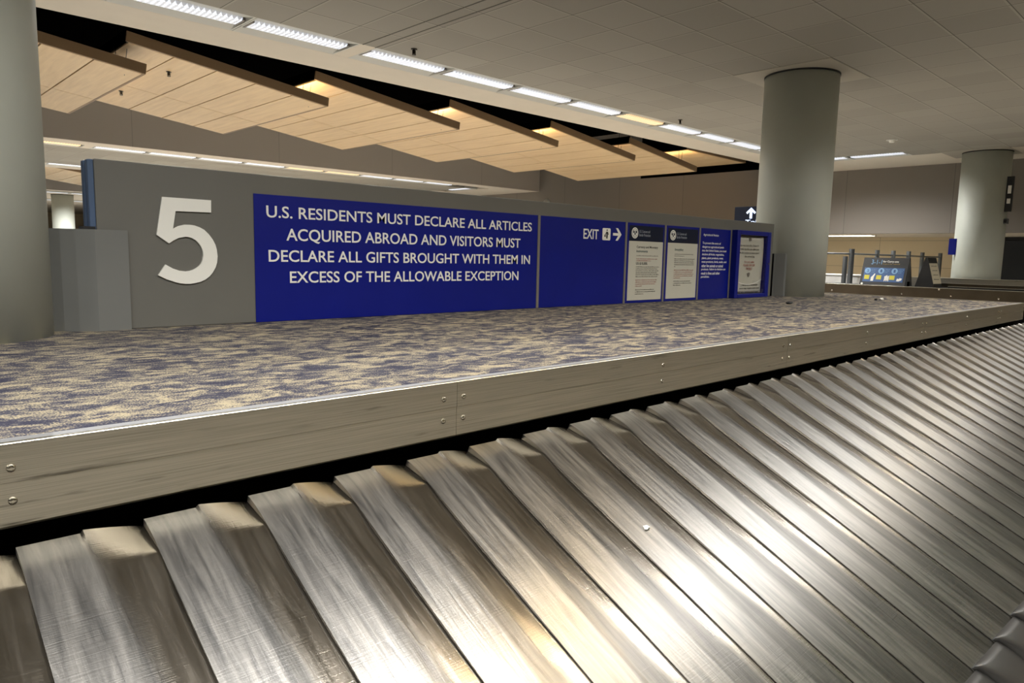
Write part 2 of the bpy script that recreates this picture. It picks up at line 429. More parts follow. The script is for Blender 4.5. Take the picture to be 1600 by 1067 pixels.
# recess shells: black above, grey bulkhead on the far side, dark returns
bm = bmesh.new()
bm_box(bm, X0, 18.9, 8.53, 18.4, 5.60, 5.66)
bm_box(bm, X0, 18.9, 8.47, 8.53, CEIL + 0.06, 5.66)
bm_box(bm, 18.9, 18.96, 8.53, 13.9, 4.10, 5.66)
struct('ceiling_recess', bm, M_BLACK)
bm = bmesh.new(); bm_box(bm, X0, 18.9, 18.39, 18.46, CEIL - 0.002, 5.66); struct('wall_bulkhead', bm, M_BULK)
bm = bmesh.new(); bm_box(bm, X0, 18.9, 25.24, 25.3, CEIL + .06, 5.66); bm_box(bm, X0, 18.9, 25.3, 35.5, 5.6, 5.66); struct('ceiling_recess_far', bm, M_BLACK)
bm = bmesh.new(); bm_box(bm, X0, 18.9, 35.44, 35.5, CEIL, 5.66); struct('wall_bulkhead_far', bm, M_BULK)
bm = bmesh.new(); bm_box(bm, X0, 18.9, -12, -0.25, 5.6, 5.66); bm_box(bm, X0, 18.9, -0.31, -0.25, CEIL, 5.66); struct('ceiling_recess_near', bm, M_OLIVE)
# end wall: grey panels above, deep opening with a lit soffit below
bm = bmesh.new(); bm_box(bm, 18.9, 19.1, -0.25, 25.3, 2.32, 4.10); bm_box(bm, 18.9, 19.1, 13.9, 18.4, 4.10, 5.6); bm_box(bm, 18.9, 19.1, 25.3, 60, 2.32, 5.66); bm_box(bm, 18.9, 19.1, -12, -0.25, 2.32, 5.66)
struct('wall_right', bm, M_GREYWALL)
bm = bmesh.new(); bm_box(bm, 19.1, 21.9, -12, 60, 2.32, 2.42); struct('trim_4', bm, M_GYP)
bm = bmesh.new(); bm_box(bm, 21.8, 21.9, -12, 60, 0, 2.42); struct('wall_right_lower', bm, M_CREAM)
bm = bmesh.new(); bm_box(bm, X0 - .1, X0, -12, 60, 0, 5.66); struct('wall_left', bm, M_BACKWALL)
bm = bmesh.new(); bm_box(bm, X0, X1, -12.1, -12, 0, 5.66); struct('wall_back', bm, M_BACKWALL)
bm = bmesh.new(); bm_box(bm, X0, X1, 60, 60.1, 0, 5.66); struct('wall_far', bm, M_CREAM)

# dark double door in the opening, right of the far column
d = boxes('door_1', [(21.70, 21.80, 2.55, 4.60, 0.0, 2.24)], M_DOORPAINT, bev=0.01); d['kind'] = 'structure'
boxes('door_frame', [(21.66, 21.81, 2.45, 2.55, 0, 2.30), (21.66, 21.81, 4.60, 4.70, 0, 2.30), (21.66, 21.81, 2.45, 4.70, 2.24, 2.31)], M_DARK, d)
boxes('door_leaf_gap', [(21.695, 21.701, 3.57, 3.58, 0.02, 2.22)], M_GAP, d)
boxes('door_closer', [(21.66, 21.70, 3.30, 3.50, 2.12, 2.17)], M_STEELPOST, d)

# ------------------------------------------------------------------ ceiling lights
ORD = ['first', 'second', 'third', 'fourth', 'fifth', 'sixth', 'seventh', 'eighth', 'ninth', 'tenth', 'eleventh', 'twelfth', 'thirteenth', 'fourteenth']
def make_light(name, label, lens, loc, group=None, power=1.0):
    t = thing(name, label, 'ceiling light', loc, 0, group)
    l, wd = 1.205, 0.62
    bm = bmesh.new()
    # trough: flat rim, two sloped reflectors, two end plates, top
    hl, hw, iw, dp = l / 2, wd / 2, 0.115, 0.034
    prof = [(-hw, 0.0), (-hw + 0.02, 0.0), (-iw, dp), (iw, dp), (hw - 0.02, 0.0), (hw, 0.0)]
    rows = []
    for x in (-hl + 0.02, hl - 0.02):
        rows.append([bm.verts.new((x, y, z)) for y, z in prof])
    for i in range(len(prof) - 1):
        bm.faces.new([rows[0][i], rows[1][i], rows[1][i + 1], rows[0][i + 1]])
    tops = []
    for s, r in ((-1, rows[0]), (1, rows[1])):
        a = [bm.verts.new((s * hl, y, 0.0)) for y in (-hw, hw)]
        bm.faces.new([a[0], a[1], r[5], r[4], r[1], r[0]])
        bm.faces.new([r[1], r[2], r[3], r[4]])
        c = [bm.verts.new((s * hl, y, dp + 0.02)) for y in (-hw, hw)]
        bm.faces.new([a[0], c[0], c[1], a[1]]); tops.append((a, c))
    (a0, c0), (a1, c1) = tops
    bm.faces.new([c0[0], c0[1], c1[1], c1[0]])
    bm.faces.new([a0[0], rows[0][0], rows[1][0], a1[0], c1[0], c0[0]]); bm.faces.new([a0[1], rows[0][5], rows[1][5], a1[1], c1[1], c0[1]])
    obj('housing', bm, M_TROFFER, t)
    bm = bmesh.new()
    # lens: a shallow three-sided perforated cover
    p2 = [(-0.112, 0.032), (-0.085, 0.004), (0.085, 0.004), (0.112, 0.032)]
    e = [[bm.verts.new((x, y, z)) for y, z in p2] for x in (-hl + 0.05, hl - 0.05)]
    for i in range(3): bm.faces.new([e[0][i], e[0][i + 1], e[1][i + 1], e[1][i]])
    bm.faces.new(e[0]); bm.faces.new(e[1][::-1])
    obj('lens', bm, lens, t)
    sd = bpy.data.lights.new('tubes', 'SPOT'); sd.energy = SPOT_W * (0.7 if lens is M_LENSW else 1.0); sd.spot_size = math.radians(156); sd.spot_blend = 0.85; sd.shadow_soft_size = 0.0
    sd.energy *= power
    sd.color = (1.0, 0.74, 0.40) if lens is M_LENSW else (1.0, 0.99, 0.96)
    so = bpy.data.objects.new('tubes', sd); COL.objects.link(so); so.parent = t; so.location = (0, 0, -0.012)
    for s in (-1, 1): boxes('end_clip', [(s * (hl - 0.045) - 0.012, s * (hl - 0.045) + 0.012, -0.12, 0.12, 0.003, 0.033)], M_TRIMGREY, t)
    return t

lx = [4.68 + 1.211 * k + 0.605 for k in range(0, 9)]
lx_l = [4.49 - 1.211 * k - 0.605 for k in range(0, 8)]
front = sorted([x for x in lx if x < 16] + [x for x in lx_l if x > -1.0])
proto = None; protow = None
vis = [x for x in front if x > 2.0]
yc = sum(ROWS[1]) / 2
for x in front:
    warm = 9.4 < x - 0.605 < 9.7
    if x in vis:
        n = vis.index(x)
        if warm: lab = 'warm yellow recessed ceiling light among the white ones of the near ceiling row'
        elif n < 9: lab = 'white recessed ceiling light, %s from the upper left of the near ceiling row' % ORD[n]
        else: lab = 'white recessed ceiling light of the near row behind the big grey column'
        grp = None if n < 9 or warm else 'ceiling lights behind the column'
    else:
        lab = 'white recessed ceiling light above the left column outside the view'; grp = 'ceiling lights left of the view'
    if warm:
        protow = make_light('ceiling_light', lab, M_LENSW, (x, yc, CEIL), grp)
    elif proto is None:
        proto = make_light('ceiling_light', lab, M_LENS, (x, yc, CEIL), grp)
    else:
        dup(proto, (x, yc, CEIL), lab, grp)
yb = sum(ROWS[0]) / 2
rear = {}
for x in sorted([x for x in lx if x < 16] + lx_l):
    warm = 3.0 < x < 4.4 or 10.8 < x < 11.9 or x > 15
    key = 'warm' if warm else ('left' if x < 3.0 else 'right')
    lab = 'recessed ceiling light in the row over the belt, behind the viewer'; grp = 'ceiling lights over the belt'
    if key not in rear:
        rear[key] = make_light('ceiling_light', lab, M_LENSW if warm else M_LENS, (x, yb, CEIL), grp, {'warm': 0.7, 'left': 0.82, 'right': 0.50}[key])
    else:
        dup(rear[key], (x, yb, CEIL), lab, grp)
yf = sum(ROWS[2]) / 2
farx = sorted([x for x in lx if x < 16.3] + [x for x in lx_l if x > 2])
for i, x in enumerate(farx):
    p = protow if i in (1, 6, 7) else proto
    tone = 'yellowish' if i in (1, 6, 7) else 'white'
    dup(p, (x, yf, CEIL), '%s ceiling light of the far row above the sign wall, %s from the left' % (tone, ORD[i]))
for i, x in enumerate(sorted([x for x in lx if x < 9] + [x for x in lx_l if x > 2])):
    dup(proto, (x, sum(ROWS[3]) / 2, CEIL), 'white ceiling light of the farthest row, glimpsed left of the sign wall', 'farthest ceiling lights')
for yy in (36.3, 42.5):
    for x in (6.0, 7.21, 8.42, 9.63, 10.84):
        dup(proto, (x, yy, CEIL - 0.056), 'white ceiling light of the farthest row, glimpsed left of the sign wall', 'farthest ceiling lights')
for i, (yy, lab) in enumerate([(5.985, 'white ceiling light right of the big column, ending its short row by the end wall'),
                               (7.19, 'white ceiling light right beside the big column edge, by the end wall')]):
    o = dup(proto, (sum(SIDE_X) / 2, yy, CEIL), lab); o.rotation_euler = (0, 0, math.pi / 2)
for i, yy in enumerate((20.28, )):
    o = dup(proto, (sum(SIDE_X) / 2, yy, CEIL), 'white ceiling light of the short far row turning along the end wall'); o.rotation_euler = (0, 0, math.pi / 2)
o = None
# slim lamp in the soffit of the opening
t = thing('soffit_light', 'long white strip light under the soffit behind the big column', 'strip light', (20.1, 7.75, 2.32), 0)
boxes('housing', [(-0.20, 0.20, -0.62, 0.62, -0.012, 0.0)], M_TROFFER, t)
boxes('lens', [(-0.16, 0.16, -0.58, 0.58, -0.018, -0.012)], glow('soffit_lens', (255, 246, 226), 9.0), t)
for k, yy in enumerate((11.0, 14.2, 0.6)):
    dup(t, (20.1, yy, 2.32), 'white strip light under the end wall soffit, hidden from the view', 'hidden soffit lights')

# ------------------------------------------------------------------ columns
def column(x, y, label, name='round_column', h=CEIL, base=0.0):
    bm = bmesh.new(); bm_cyl(bm, (0, 0, (h + base) / 2), 0.445, h - base, 72)
    t = thing(name, label, 'column', (x, y, 0))
    o = obj('shaft', bm, M_COLUMN, t)
    for p in o.data.polygons: p.use_smooth = abs(p.normal.z) < 0.5
    bm = bmesh.new(); bm_cyl(bm, (0, 0, h - 0.012), 0.452, 0.024, 72)
    obj('collar', bm, M_DARK, t)
    return t
column(0.36, 4.24, 'thick round grey column at the left edge of the picture', base=DECK)
column(9.03, 4.22, 'thick round grey column at the right end of the blue sign wall', base=DECK)
column(17.45, 4.10, 'thick round grey column before the end wall, far right')
column(7.98, 38.4, 'distant round column glimpsed between the left column and the sign wall')

# ------------------------------------------------------------------ hanging wood ceiling panels
XUL = [0.30 + 2.635 * i for i in range(-1, 6)]
NAMES = ['wood ceiling panel partly behind the left column', 'second wood ceiling panel from the left, with two sprinklers',
         'third wood ceiling panel from the left, brightly lit at its upper end', 'fourth wood ceiling panel from the left, above the blue message board',
         'fifth wood ceiling panel from the left', 'sixth wood ceiling panel from the left, its upper end unlit']
PITCH = math.atan2(0.37, 2.86)
PL = 2.88
def make_panel(name, label, x, y0, zul, tilt, length=PL, group=None):
    t = thing(name, label, 'ceiling panel', (x, y0, zul), 0, group)
    t.rotation_euler = (0, tilt, 0)
    W = 4.05; s = 2.35
    bm = bmesh.new(); n = 5 if length > 2 else 5
    pw = (length - 0.06) / n; g = 0.009
    for i in range(n):
        for a, b in ((0.035, s - 0.004), (s + 0.004, W - 0.03)):
            bm_box(bm, 0.03 + i * pw + g, 0.03 + (i + 1) * pw - g, a + 0.004, b - 0.004, 0.0, 0.02)
    obj('wood_boards', bm, M_WOOD, t)
    boxes('backing_tray', [(0.02, length - 0.02, 0.02, W - 0.02, 0.021, 0.05)], M_GAP, t)
    boxes('near_edge_trim', [(0.0, length, 0.0, 0.03, 0.003, 0.135)], M_WOODEDGE, t, bev=0.003)
    boxes('far_edge_trim', [(0.0, length, W - 0.03, W, 0.003, 0.135)], M_WOODEDGE, t, bev=0.003)
    boxes('lower_end_trim', [(length - 0.03, length, 0.03, W - 0.03, 0.003, 0.135)], M_WOODEDGE, t)
    boxes('upper_end_cap', [(0.0, 0.026, 0.03, W - 0.03, 0.02, 0.17)], M_BLACK, t)
    bm = bmesh.new(); bm_cyl(bm, (0.10, 0.32, -0.17), 0.004, 0.36, 8); obj('hanger_rod', bm, M_STEELPOST, t)
    for a, b in ((0.3, 0.3), (0.3, W - 0.3), (length - 0.3, 0.3), (length - 0.3, W - 0.3)):
        bm = bmesh.new(); bm_cyl(bm, (a, b, 0.70), 0.004, 1.3, 8); obj('ceiling_hanger', bm, M_BLACK, t)
    return t
for i, x in enumerate(XUL[1:7]):
    make_panel('ceiling_panel', NAMES[i], x - 0.01, 10.25, 4.196, PITCH)
make_panel('ceiling_panel', 'last wood ceiling panel, short and level, against the end wall', 15.86, 10.25, 4.33, math.atan2(0.03, 2.8), 2.96)
for i, x in enumerate((2.0, 4.64, 7.28)):
    make_panel('ceiling_panel', 'wood ceiling panel of the farther bay, glimpsed left of the sign wall', x, 27.2, 4.196, PITCH, group='farther bay wood panels')
for i, x in enumerate([-2.4 + 2.635 * k for k in range(8)]):
    make_panel('ceiling_panel', 'wood ceiling panel in the bay above and behind the viewer', x, -6.3, 4.196, PITCH, group='wood panels behind the viewer')

def uplight(x, y, z, ln, power, col, label, group=None):
    t = thing('cove_uplight', label, 'uplight', (x, y, z), 0, group)
    boxes('housing', [(-0.05, 0.05, -ln / 2, ln / 2, 0.0, 0.03)], M_TROFFER, t)
    d = bpy.data.lights.new('tube_light', 'AREA'); d.shape = 'RECTANGLE'; d.size = 0.08; d.size_y = ln
    d.energy = power; d.color = col
    o = bpy.data.objects.new('tube', d); COL.objects.link(o); o.parent = t
    o.location = (0, 0, 0.036); o.rotation_euler = (math.pi, 0, 0)
WARMC = (1.0, 0.70, 0.36)
PINK = (1.0, 0.74, 0.50)
for i in range(6):
    xl = XUL[i + 1] + 2.60
    z = 4.196 - math.tan(PITCH) * 2.60 + 0.06
    pw = [0.45, 1.0, 0.9, 1.0, 0.15, 0.8][i] * UPLIGHT_W
    cc = [WARMC, WARMC, PINK, WARMC, PINK, WARMC][i]
    yy = [12.7, 11.9, 11.9, 11.9, 11.9, 11.9][i]; ln = [2.2, 3.2, 3.2, 3.2, 3.2, 3.2][i]
    uplight(xl, yy, z, ln, pw, cc, 'slim uplight on top of the %s wood ceiling panel lower end' % ORD[i])
for k in range(8):
    uplight(-2.4 + 2.635 * k + 2.6, -4.3, 4.196 - math.tan(PITCH) * 2.6 + 0.06, 3.2, UPLIGHT_W, WARMC, 'slim uplight on a wood panel behind the viewer', 'uplights behind the viewer')

for k in range(3):  # added lamps, brightening the unseen green recess for its reflection in the plates
    uplight(1.5 + 5.5 * k, -1.1, 4.0, 0.9, 26, (0.9, 1.0, 0.85), 'small added uplight brightening the green recess behind the viewer', 'added recess uplights behind the viewer')
# sprinklers and detector
def sprinkler(x, y, z, label, tilt=0):
    t = thing('sprinkler_head', label, 'sprinkler', (x, y, z))
    bm = bmesh.new(); bm_cyl(bm, (0, 0, -0.004), 0.035, 0.008, 20); obj('escutcheon', bm, M_SPRINK, t)
    bm = bmesh.new(); bm_cyl(bm, (0, 0, -0.03), 0.012, 0.05, 12)
    for s in (-1, 1): bm_box(bm, s * 0.018 - 0.003, s * 0.018 + 0.003, -0.004, 0.004, -0.06, -0.015)
    obj('frame', bm, M_SPRINK, t)
    bm = bmesh.new(); bm_cyl(bm, (0, 0, -0.066), 0.024, 0.004, 14); obj('deflector', bm, M_SPRINK, t)
sprinkler(5.0, 6.92, CEIL, 'small dark sprinkler on the ceiling tiles, just above the near light row')
sprinkler(10.5, 6.96, CEIL, 'small dark sprinkler on the ceiling tiles left of the big column')
def on_panel(x, i): return 4.196 - math.tan(PITCH) * (x - XUL[i])
sprinkler(3.70, 11.05, on_panel(3.70, 2), 'dark sprinkler in the near half of the second wood panel')
sprinkler(3.62, 13.05, on_panel(3.62, 2), 'small sprinkler in the far half of the second wood panel')
t = thing('smoke_detector', 'small white detector on the ceiling between the two right columns', 'smoke detector', (14.69, 5.03, CEIL))
bm = bmesh.new(); bm_cyl(bm, (0, 0, -0.006), 0.10, 0.012, 24); obj('base', bm, M_TROFFER, t)
bm = bmesh.new(); bm_cyl(bm, (0, 0, -0.03), 0.045, 0.04, 24, r2=0.06); obj('chamber', bm, M_WHITE, t)
t = thing('dome_camera', 'small pale dome camera on the end wall above the sign wall', 'camera', (18.9, 18.0, 3.48))
bm = bmesh.new(); bmesh.ops.create_uvsphere(bm, u_segments=20, v_segments=12, radius=0.13); obj('dome', bm, M_WHITE, t, smooth=True)
bm = bmesh.new(); bm_cyl(bm, (-0.0, 0, 0), 0.15, 0.06, 20, axis='X'); obj('mount', bm, M_TROFFER, t)

# ------------------------------------------------------------------ carousel island: carpet deck and aluminium fascia
DX0, DX1 = -3.4, 10.22
isl = thing('baggage_carousel_island', 'carpeted baggage carousel island edged with brushed metal', 'carousel', (0, 0, 0))
bm = bmesh.new(); bm_box(bm, DX0, DX1, 1.905, 6.9, DECK - 0.03, DECK); obj('carpet_top', bm, M_CARPET, isl)
boxes('plinth', [(DX0 + .02, DX1 - .02, 1.93, 6.88, 0.0, DECK - 0.03)], M_GAP, isl)
JOINTS = [-3.50, -0.98, 1.543, 4.065, 6.585, 9.105, 10.24]
def screw(parent, x, y, z, face=-1):
    bm = bmesh.new()
    bmesh.ops.create_uvsphere(bm, u_segments=14, v_segments=8, radius=0.0095)
    for v in bm.verts: v.co.z *= 0.45
    bmesh.ops.transform(bm, matrix=Matrix.Rotation(math.pi / 2, 4, 'X'), verts=bm.verts)
    bm_cyl(bm, (0, -0.0038, 0), 0.003, 0.002, 6, axis='Y')
    return obj('screw', bm, M_SCREW, parent, loc=(x, y, z))
scr_me = None
def add_screw(parent, x, y, z):
    global scr_me
    if scr_me is None:
        o = screw(parent, x, y, z); scr_me = o.data; return o
    o = bpy.data.objects.new('screw', scr_me); COL.objects.link(o); o.parent = parent; o.location = (x, y, z); return o
for a, b in zip(JOINTS[:-1], JOINTS[1:]):
    # one extruded length: lip over the carpet edge, rounded nose, upper band, shallow groove, lower band
    prof = [(1.888, DECK + 0.005), (1.8800, DECK + 0.005), (1.8772, DECK + 0.0040), (1.8755, DECK + 0.0018), (1.8747, DECK - 0.0012),
            (1.8745, 1.073), (1.8770, 1.0715), (1.8770, 0.972), (1.879, 0.967), (1.886, 0.967), (1.886, DECK - 0.01)]
    bm = bmesh.new()
    r0 = [bm.verts.new((a + 0.0008, y, z)) for y, z in prof]; r1 = [bm.verts.new((b - 0.0008, y, z)) for y, z in prof]
    k = len(prof)
    for i in range(k): bm.faces.new([r0[i], r1[i], r1[(i + 1) % k], r0[(i + 1) % k]])
    bm.faces.new(r0); bm.faces.new(r1[::-1])
    fp = obj('fascia_length', bm, M_BRUSHED, isl)
    boxes('edge_lip', [(a + 0.0008, b - 0.0008, 1.887, 1.920, DECK + 0.0008, DECK + 0.0055)], M_LIP, fp)
    mid = (a + b) / 2 if b - a > 2 else None
    xs = [a + 0.030, b - 0.058] + ([mid - 0.02] if mid else [])
    for x in xs:
        for z in (1.105, 1.029): add_screw(fp, x, 1.873 if z > 1.07 else 1.8755, z)
# end fascia on the far short side
boxes('end_fascia', [(10.22, 10.245, 1.88, 6.9, 0.967, DECK + 0.006)], M_BRUSHED, isl)

# bits of litter on the carpet
def crumple(name, label, cat, loc, size, mat, seed):
    rnd = random.Random(seed)
    bm = bmesh.new(); bmesh.ops.create_icosphere(bm, subdivisions=2, radius=1)
    for v in bm.verts:
        f = 0.75 + rnd.random() * 0.5
        v.co = Vector((v.co.x * size[0] * f, v.co.y * size[1] * f, max(-0.9, v.co.z) * size[2] * f))
    o = obj(name, bm, mat); o.location = loc; tag(o, label, cat); return o
crumple('paper_scrap', 'small white paper scrap on the far carpet right of the column', 'litter', (9.02, 3.06, DECK + 0.012), (0.030, 0.022, 0.016), M_WHITE, 2)
crumple('dark_lint', 'small dark lump of lint on the carpet before the column', 'litter', (7.12, 3.30, DECK + 0.010), (0.05, 0.03, 0.014), M_DARK, 4)
crumple('dark_crumb', 'tiny black crumb touching the white paper scrap on the carpet', 'litter', (8.955, 3.10, DECK + 0.008), (0.02, 0.018, 0.012), M_DARK, 6)

# ------------------------------------------------------------------ sloped plate belt
belt = thing('carousel_belt', 'sloping baggage belt of overlapping scratched steel plates', 'conveyor belt', (0, 0, 0))
PITCHX = 0.2625; SL = 1.50; WID = 0.285
def sstep(t): t = max(0.0, min(1.0, t)); return t * t * (3 - 2 * t)
def hgt(u, s):
    """height above the belt plane of a plate at u across (m) and s down the slope (m)"""
    # hollow beside the raised strip: deepest towards the top, fading out down the plate
    if s < 0.115: D = 0.038 - 0.28 * s
    else: D = 0.0058 + 0.0062 * sstep((s - 0.115) / 0.14)
    if s > 0.35: D = 0.012 - 0.0085 * sstep((s - 0.35) / 0.65)
    c = 0.128 + 0.012 * math.sin(s * 2.2)
    tt = max(0.0, (u - c) / (WID - c)); k = 0.60 * tt + 0.40 * tt * tt
    h = -D * k if u > c else 0.0
    # the strip rolls over slightly at its top end
    if u <= c and s < 0.09: h -= 0.010 * (1 - s / 0.09) ** 2
    h -= 0.002 * (u / WID)
    return h
def slat_bm():
    bm = bmesh.new()
    us = [0, 0.004, 0.03, 0.06, 0.09, 0.115, 0.124, 0.130, 0.136, 0.145, 0.155, 0.17, 0.19, 0.21, 0.23, 0.25, WID]
    ss = [0, 0.012, 0.025, 0.04, 0.055, 0.07, 0.085, 0.10, 0.115, 0.13, 0.15, 0.18, 0.22, 0.27, 0.33, 0.4, 0.5, 0.6, 0.7, 0.8, 0.9, 1.0, 1.1, 1.2, 1.3, 1.4, SL]
    th = 0.003
    top = [[bm.verts.new((u, -s, hgt(u, s))) for u in us] for s in ss]
    bot = [[bm.verts.new((u, -s, hgt(u, s) - th)) for u in us] for s in ss]
    for i in range(len(ss) - 1):
        for j in range(len(us) - 1):
            bm.faces.new([top[i][j], top[i + 1][j], top[i + 1][j + 1], top[i][j + 1]])
            bm.faces.new([bot[i][j], bot[i][j + 1], bot[i + 1][j + 1], bot[i + 1][j]])
    m, n = len(ss) - 1, len(us) - 1
    # folded flange along the leading edge, closing onto the plate beneath
    fl = [bm.verts.new((0.0015, -s, min(-0.0035, hgt(PITCHX, s) + 0.0005))) for s in ss]
    fl2 = [bm.verts.new((0.0035, -s, min(-0.0035, hgt(PITCHX, s) + 0.0005))) for s in ss]
    for i in range(m):
        bm.faces.new([bot[i][0], fl[i], fl[i + 1], bot[i + 1][0]]); bm.faces.new([fl[i], fl2[i], fl2[i + 1], fl[i + 1]])
        bm.faces.new([fl2[i], bot[i][1], bot[i + 1][1], fl2[i + 1]])
    for i in range(m):
        bm.faces.new([top[i][0], bot[i][0], bot[i + 1][0], top[i + 1][0]])
        bm.faces.new([top[i][n], top[i + 1][n], bot[i + 1][n], bot[i][n]])
    for j in range(n):
        bm.faces.new([top[0][j], top[0][j + 1], bot[0][j + 1], bot[0][j]])
        bm.faces.new([top[m][j], bot[m][j], bot[m][j + 1], top[m][j + 1]])
    return bm
def flap_bm():
    """thick rubber lug at the outer end of a plate: rounded raised left end, tucked under its right neighbour"""
    bm = bmesh.new()
    n, m = 14, 10
    grid = []
    for i in range(n + 1):
        a = i / n
        row = []
        rnd_ = math.sqrt(max(0.0, 1 - (1 - min(1.0, a / 0.35)) ** 2))       # plan rounding of the left end
        for j in range(m + 1):
            b = j / m
            x = 0.345 * a + 0.05 * b * (1 - a)
            y = 0.03 - 0.015 * a - (0.05 + 0.25 * rnd_) * b
            z = (0.050 * (1 - a) ** 0.8 + 0.004) * (0.45 + 0.55 * math.sin(math.pi * min(1.0, 0.15 + b * 0.9))) * (0.55 + 0.45 * rnd_) - 0.09 * b * b
            row.append(bm.verts.new((x, y, z)))
        grid.append(row)
    for i in range(n):
        for j in range(m): bm.faces.new([grid[i][j], grid[i + 1][j], grid[i + 1][j + 1], grid[i][j + 1]])
    r = bmesh.ops.extrude_face_region(bm, geom=list(bm.faces))
    for v in [g for g in r['geom'] if isinstance(g, bmesh.types.BMVert)]: v.co.z -= 0.045
    return bm
SLOPE = math.atan2(0.4478, 0.894)
s0 = None
K0, K1 = -5, 38
for k in range(K0, K1):
    x = 0.255 + PITCHX * k
    if s0 is None:
        s0 = obj('slat', slat_bm(), M_SLAT, belt, smooth=True); s = s0; s0.data.set_sharp_from_angle(angle=math.radians(28))
        f0 = obj('rubber_flap', flap_bm(), M_FLAP, s, smooth=True); f0.location = (0.0, -SL + 0.0, -0.012); f0['label'] = 'black rubber edge lug'
    else:
        s = s0.copy(); COL.objects.link(s); s.parent = belt
        f = f0.copy(); COL.objects.link(f); f.parent = s
    s.location = (x, 1.830, 0.944); s.rotation_euler = (SLOPE, 0, 0)
# dark carriage under the plates
bm = bmesh.new()
a, b = 0.255 + PITCHX * K0 + 0.02, 0.255 + PITCHX * K1 - 0.02
v = [bm.verts.new(p) for p in ((a, 1.845, 0.0), (b, 1.845, 0.0), (b, 1.845, 0.885), (a, 1.845, 0.885), (a, 0.52, 0.225), (b, 0.52, 0.225), (a, 0.52, 0.0), (b, 0.52, 0.0))]
for q in ((0, 1, 2, 3), (3, 2, 5, 4), (4, 5, 7, 6), (6, 7, 1, 0)): bm.faces.new([v[i] for i in q])
bm.faces.new([v[0], v[3], v[4], v[6]]); bm.faces.new([v[1], v[7], v[5], v[2]])
obj('carriage', bm, M_GAP, belt)
# speck wedged between two plates
crumple('foil_scrap', 'tiny pale foil scrap wedged between two belt plates', 'litter', (1.93, 1.335, 0.697), (0.014, 0.012, 0.008), M_WHITE, 9)

# ------------------------------------------------------------------ sign wall (partition)
PX0, PX1 = 0.985, 8.47
PT = 2.046
part = thing('sign_partition', 'long low grey partition carrying the blue message boards', 'partition', (0, 0, 0))
bm = bmesh.new(); bm_box(bm, PX0 + 0.03, PX1, PART_Y, PART_Y + 0.055, DECK, PT, bev=0.006); obj('front_sheet', bm, M_PART, part)
bm = bmesh.new(); bm_box(bm, PX0 + 0.03, PX1, PART_Y + 0.075, PART_Y + 0.13, DECK, PT, bev=0.006); obj('rear_sheet', bm, M_PART, part)
for y_ in (0.002, 0.08): boxes('edge_channel', [(PX0, PX0 + 0.03, PART_Y + y_, PART_Y + y_ + 0.048, DECK, PT - 0.004)], M_BLUEEDGE, part, bev=0.006)
boxes('core_strip', [(PX0 + 0.015, PX1 - 0.02, PART_Y + 0.055, PART_Y + 0.075, DECK, PT - 0.02)], M_GAP, part)

def fold_cover(name, label, pts, mat=M_COVER):
    """folded sheet: pts are (x, y) plan points, standing on the carpet"""
    bm = bmesh.new()
    z0, z1 = DECK, 1.685
    th = 0.012
    f = [bm.verts.new((x, y, z0)) for x, y in pts] ; g = [bm.verts.new((x, y, z1)) for x, y in pts]
    f2 = [bm.verts.new((x, y + th, z0)) for x, y in pts]; g2 = [bm.verts.new((x, y + th, z1)) for x, y in pts]
    n = len(pts)
    for i in range(n - 1):
        bm.faces.new([f[i], f[i + 1], g[i + 1], g[i]]); bm.faces.new([f2[i + 1], f2[i], g2[i], g2[i + 1]])
        bm.faces.new([g[i], g[i + 1], g2[i + 1], g2[i]]); bm.faces.new([f[i + 1], f[i], f2[i], f2[i + 1]])
    bm.faces.new([f[0], g[0], g2[0], f2[0]]); bm.faces.new([f[-1], f2[-1], g2[-1], g[-1]])
    t = thing(name, label, 'cover panel')
    obj('folded_sheet', bm, mat, t)
    return t
cv = fold_cover('corner_cover', 'folded grey cover sheet between the left column and the sign wall', [(0.80, 4.268), (0.998, 4.150), (1.155, 4.158)])
boxes('top_bracket', [(0.955, 1.01, 4.18, 4.28, 1.685, 1.70)], M_DARK, cv)
cv = fold_cover('corner_cover', 'low grey cover sheet between the sign wall end and the big column', [(8.515, 4.205), (8.535, 4.172), (8.578, 4.066), (8.60, 4.052)])
boxes('shadow_gap_strip', [(8.475, 8.520, 4.183, 4.20, DECK, 1.685)], M_GAP, cv)  # black strip put in for the shade of the slot

# the big 5
FIVE = [(1.337, 1.874), (1.601, 1.873), (1.599, 1.804), (1.405, 1.801), (1.388, 1.703), (1.418, 1.720), (1.452, 1.729), (1.480, 1.7295), (1.504, 1.727), (1.532, 1.718), (1.557, 1.705), (1.583, 1.680),
        (1.604, 1.651), (1.618, 1.622), (1.625, 1.596), (1.629, 1.556), (1.625, 1.520), (1.615, 1.490), (1.599, 1.463), (1.580, 1.441), (1.555, 1.422), (1.528, 1.410), (1.500, 1.403), (1.473, 1.399), (1.446, 1.399),
        (1.420, 1.402), (1.395, 1.408), (1.349, 1.424), (1.302, 1.448), (1.342, 1.507), (1.380, 1.485), (1.414, 1.473), (1.451, 1.469), (1.472, 1.472), (1.490, 1.478), (1.508, 1.488), (1.523, 1.500), (1.535, 1.514), (1.542, 1.530),
        (1.548, 1.561), (1.547, 1.580), (1.542, 1.598), (1.534, 1.616), (1.523, 1.630), (1.508, 1.645), (1.490, 1.655), (1.472, 1.661), (1.453, 1.662), (1.418, 1.655), (1.389, 1.640), (1.365, 1.623), (1.302, 1.668)]
bm = bmesh.new(); bm_prism(bm, FIVE, PART_Y - 0.012, PART_Y)
tag(obj('number_five', bm, M_WHITE), 'large off-white numeral 5 on the grey partition', 'number')

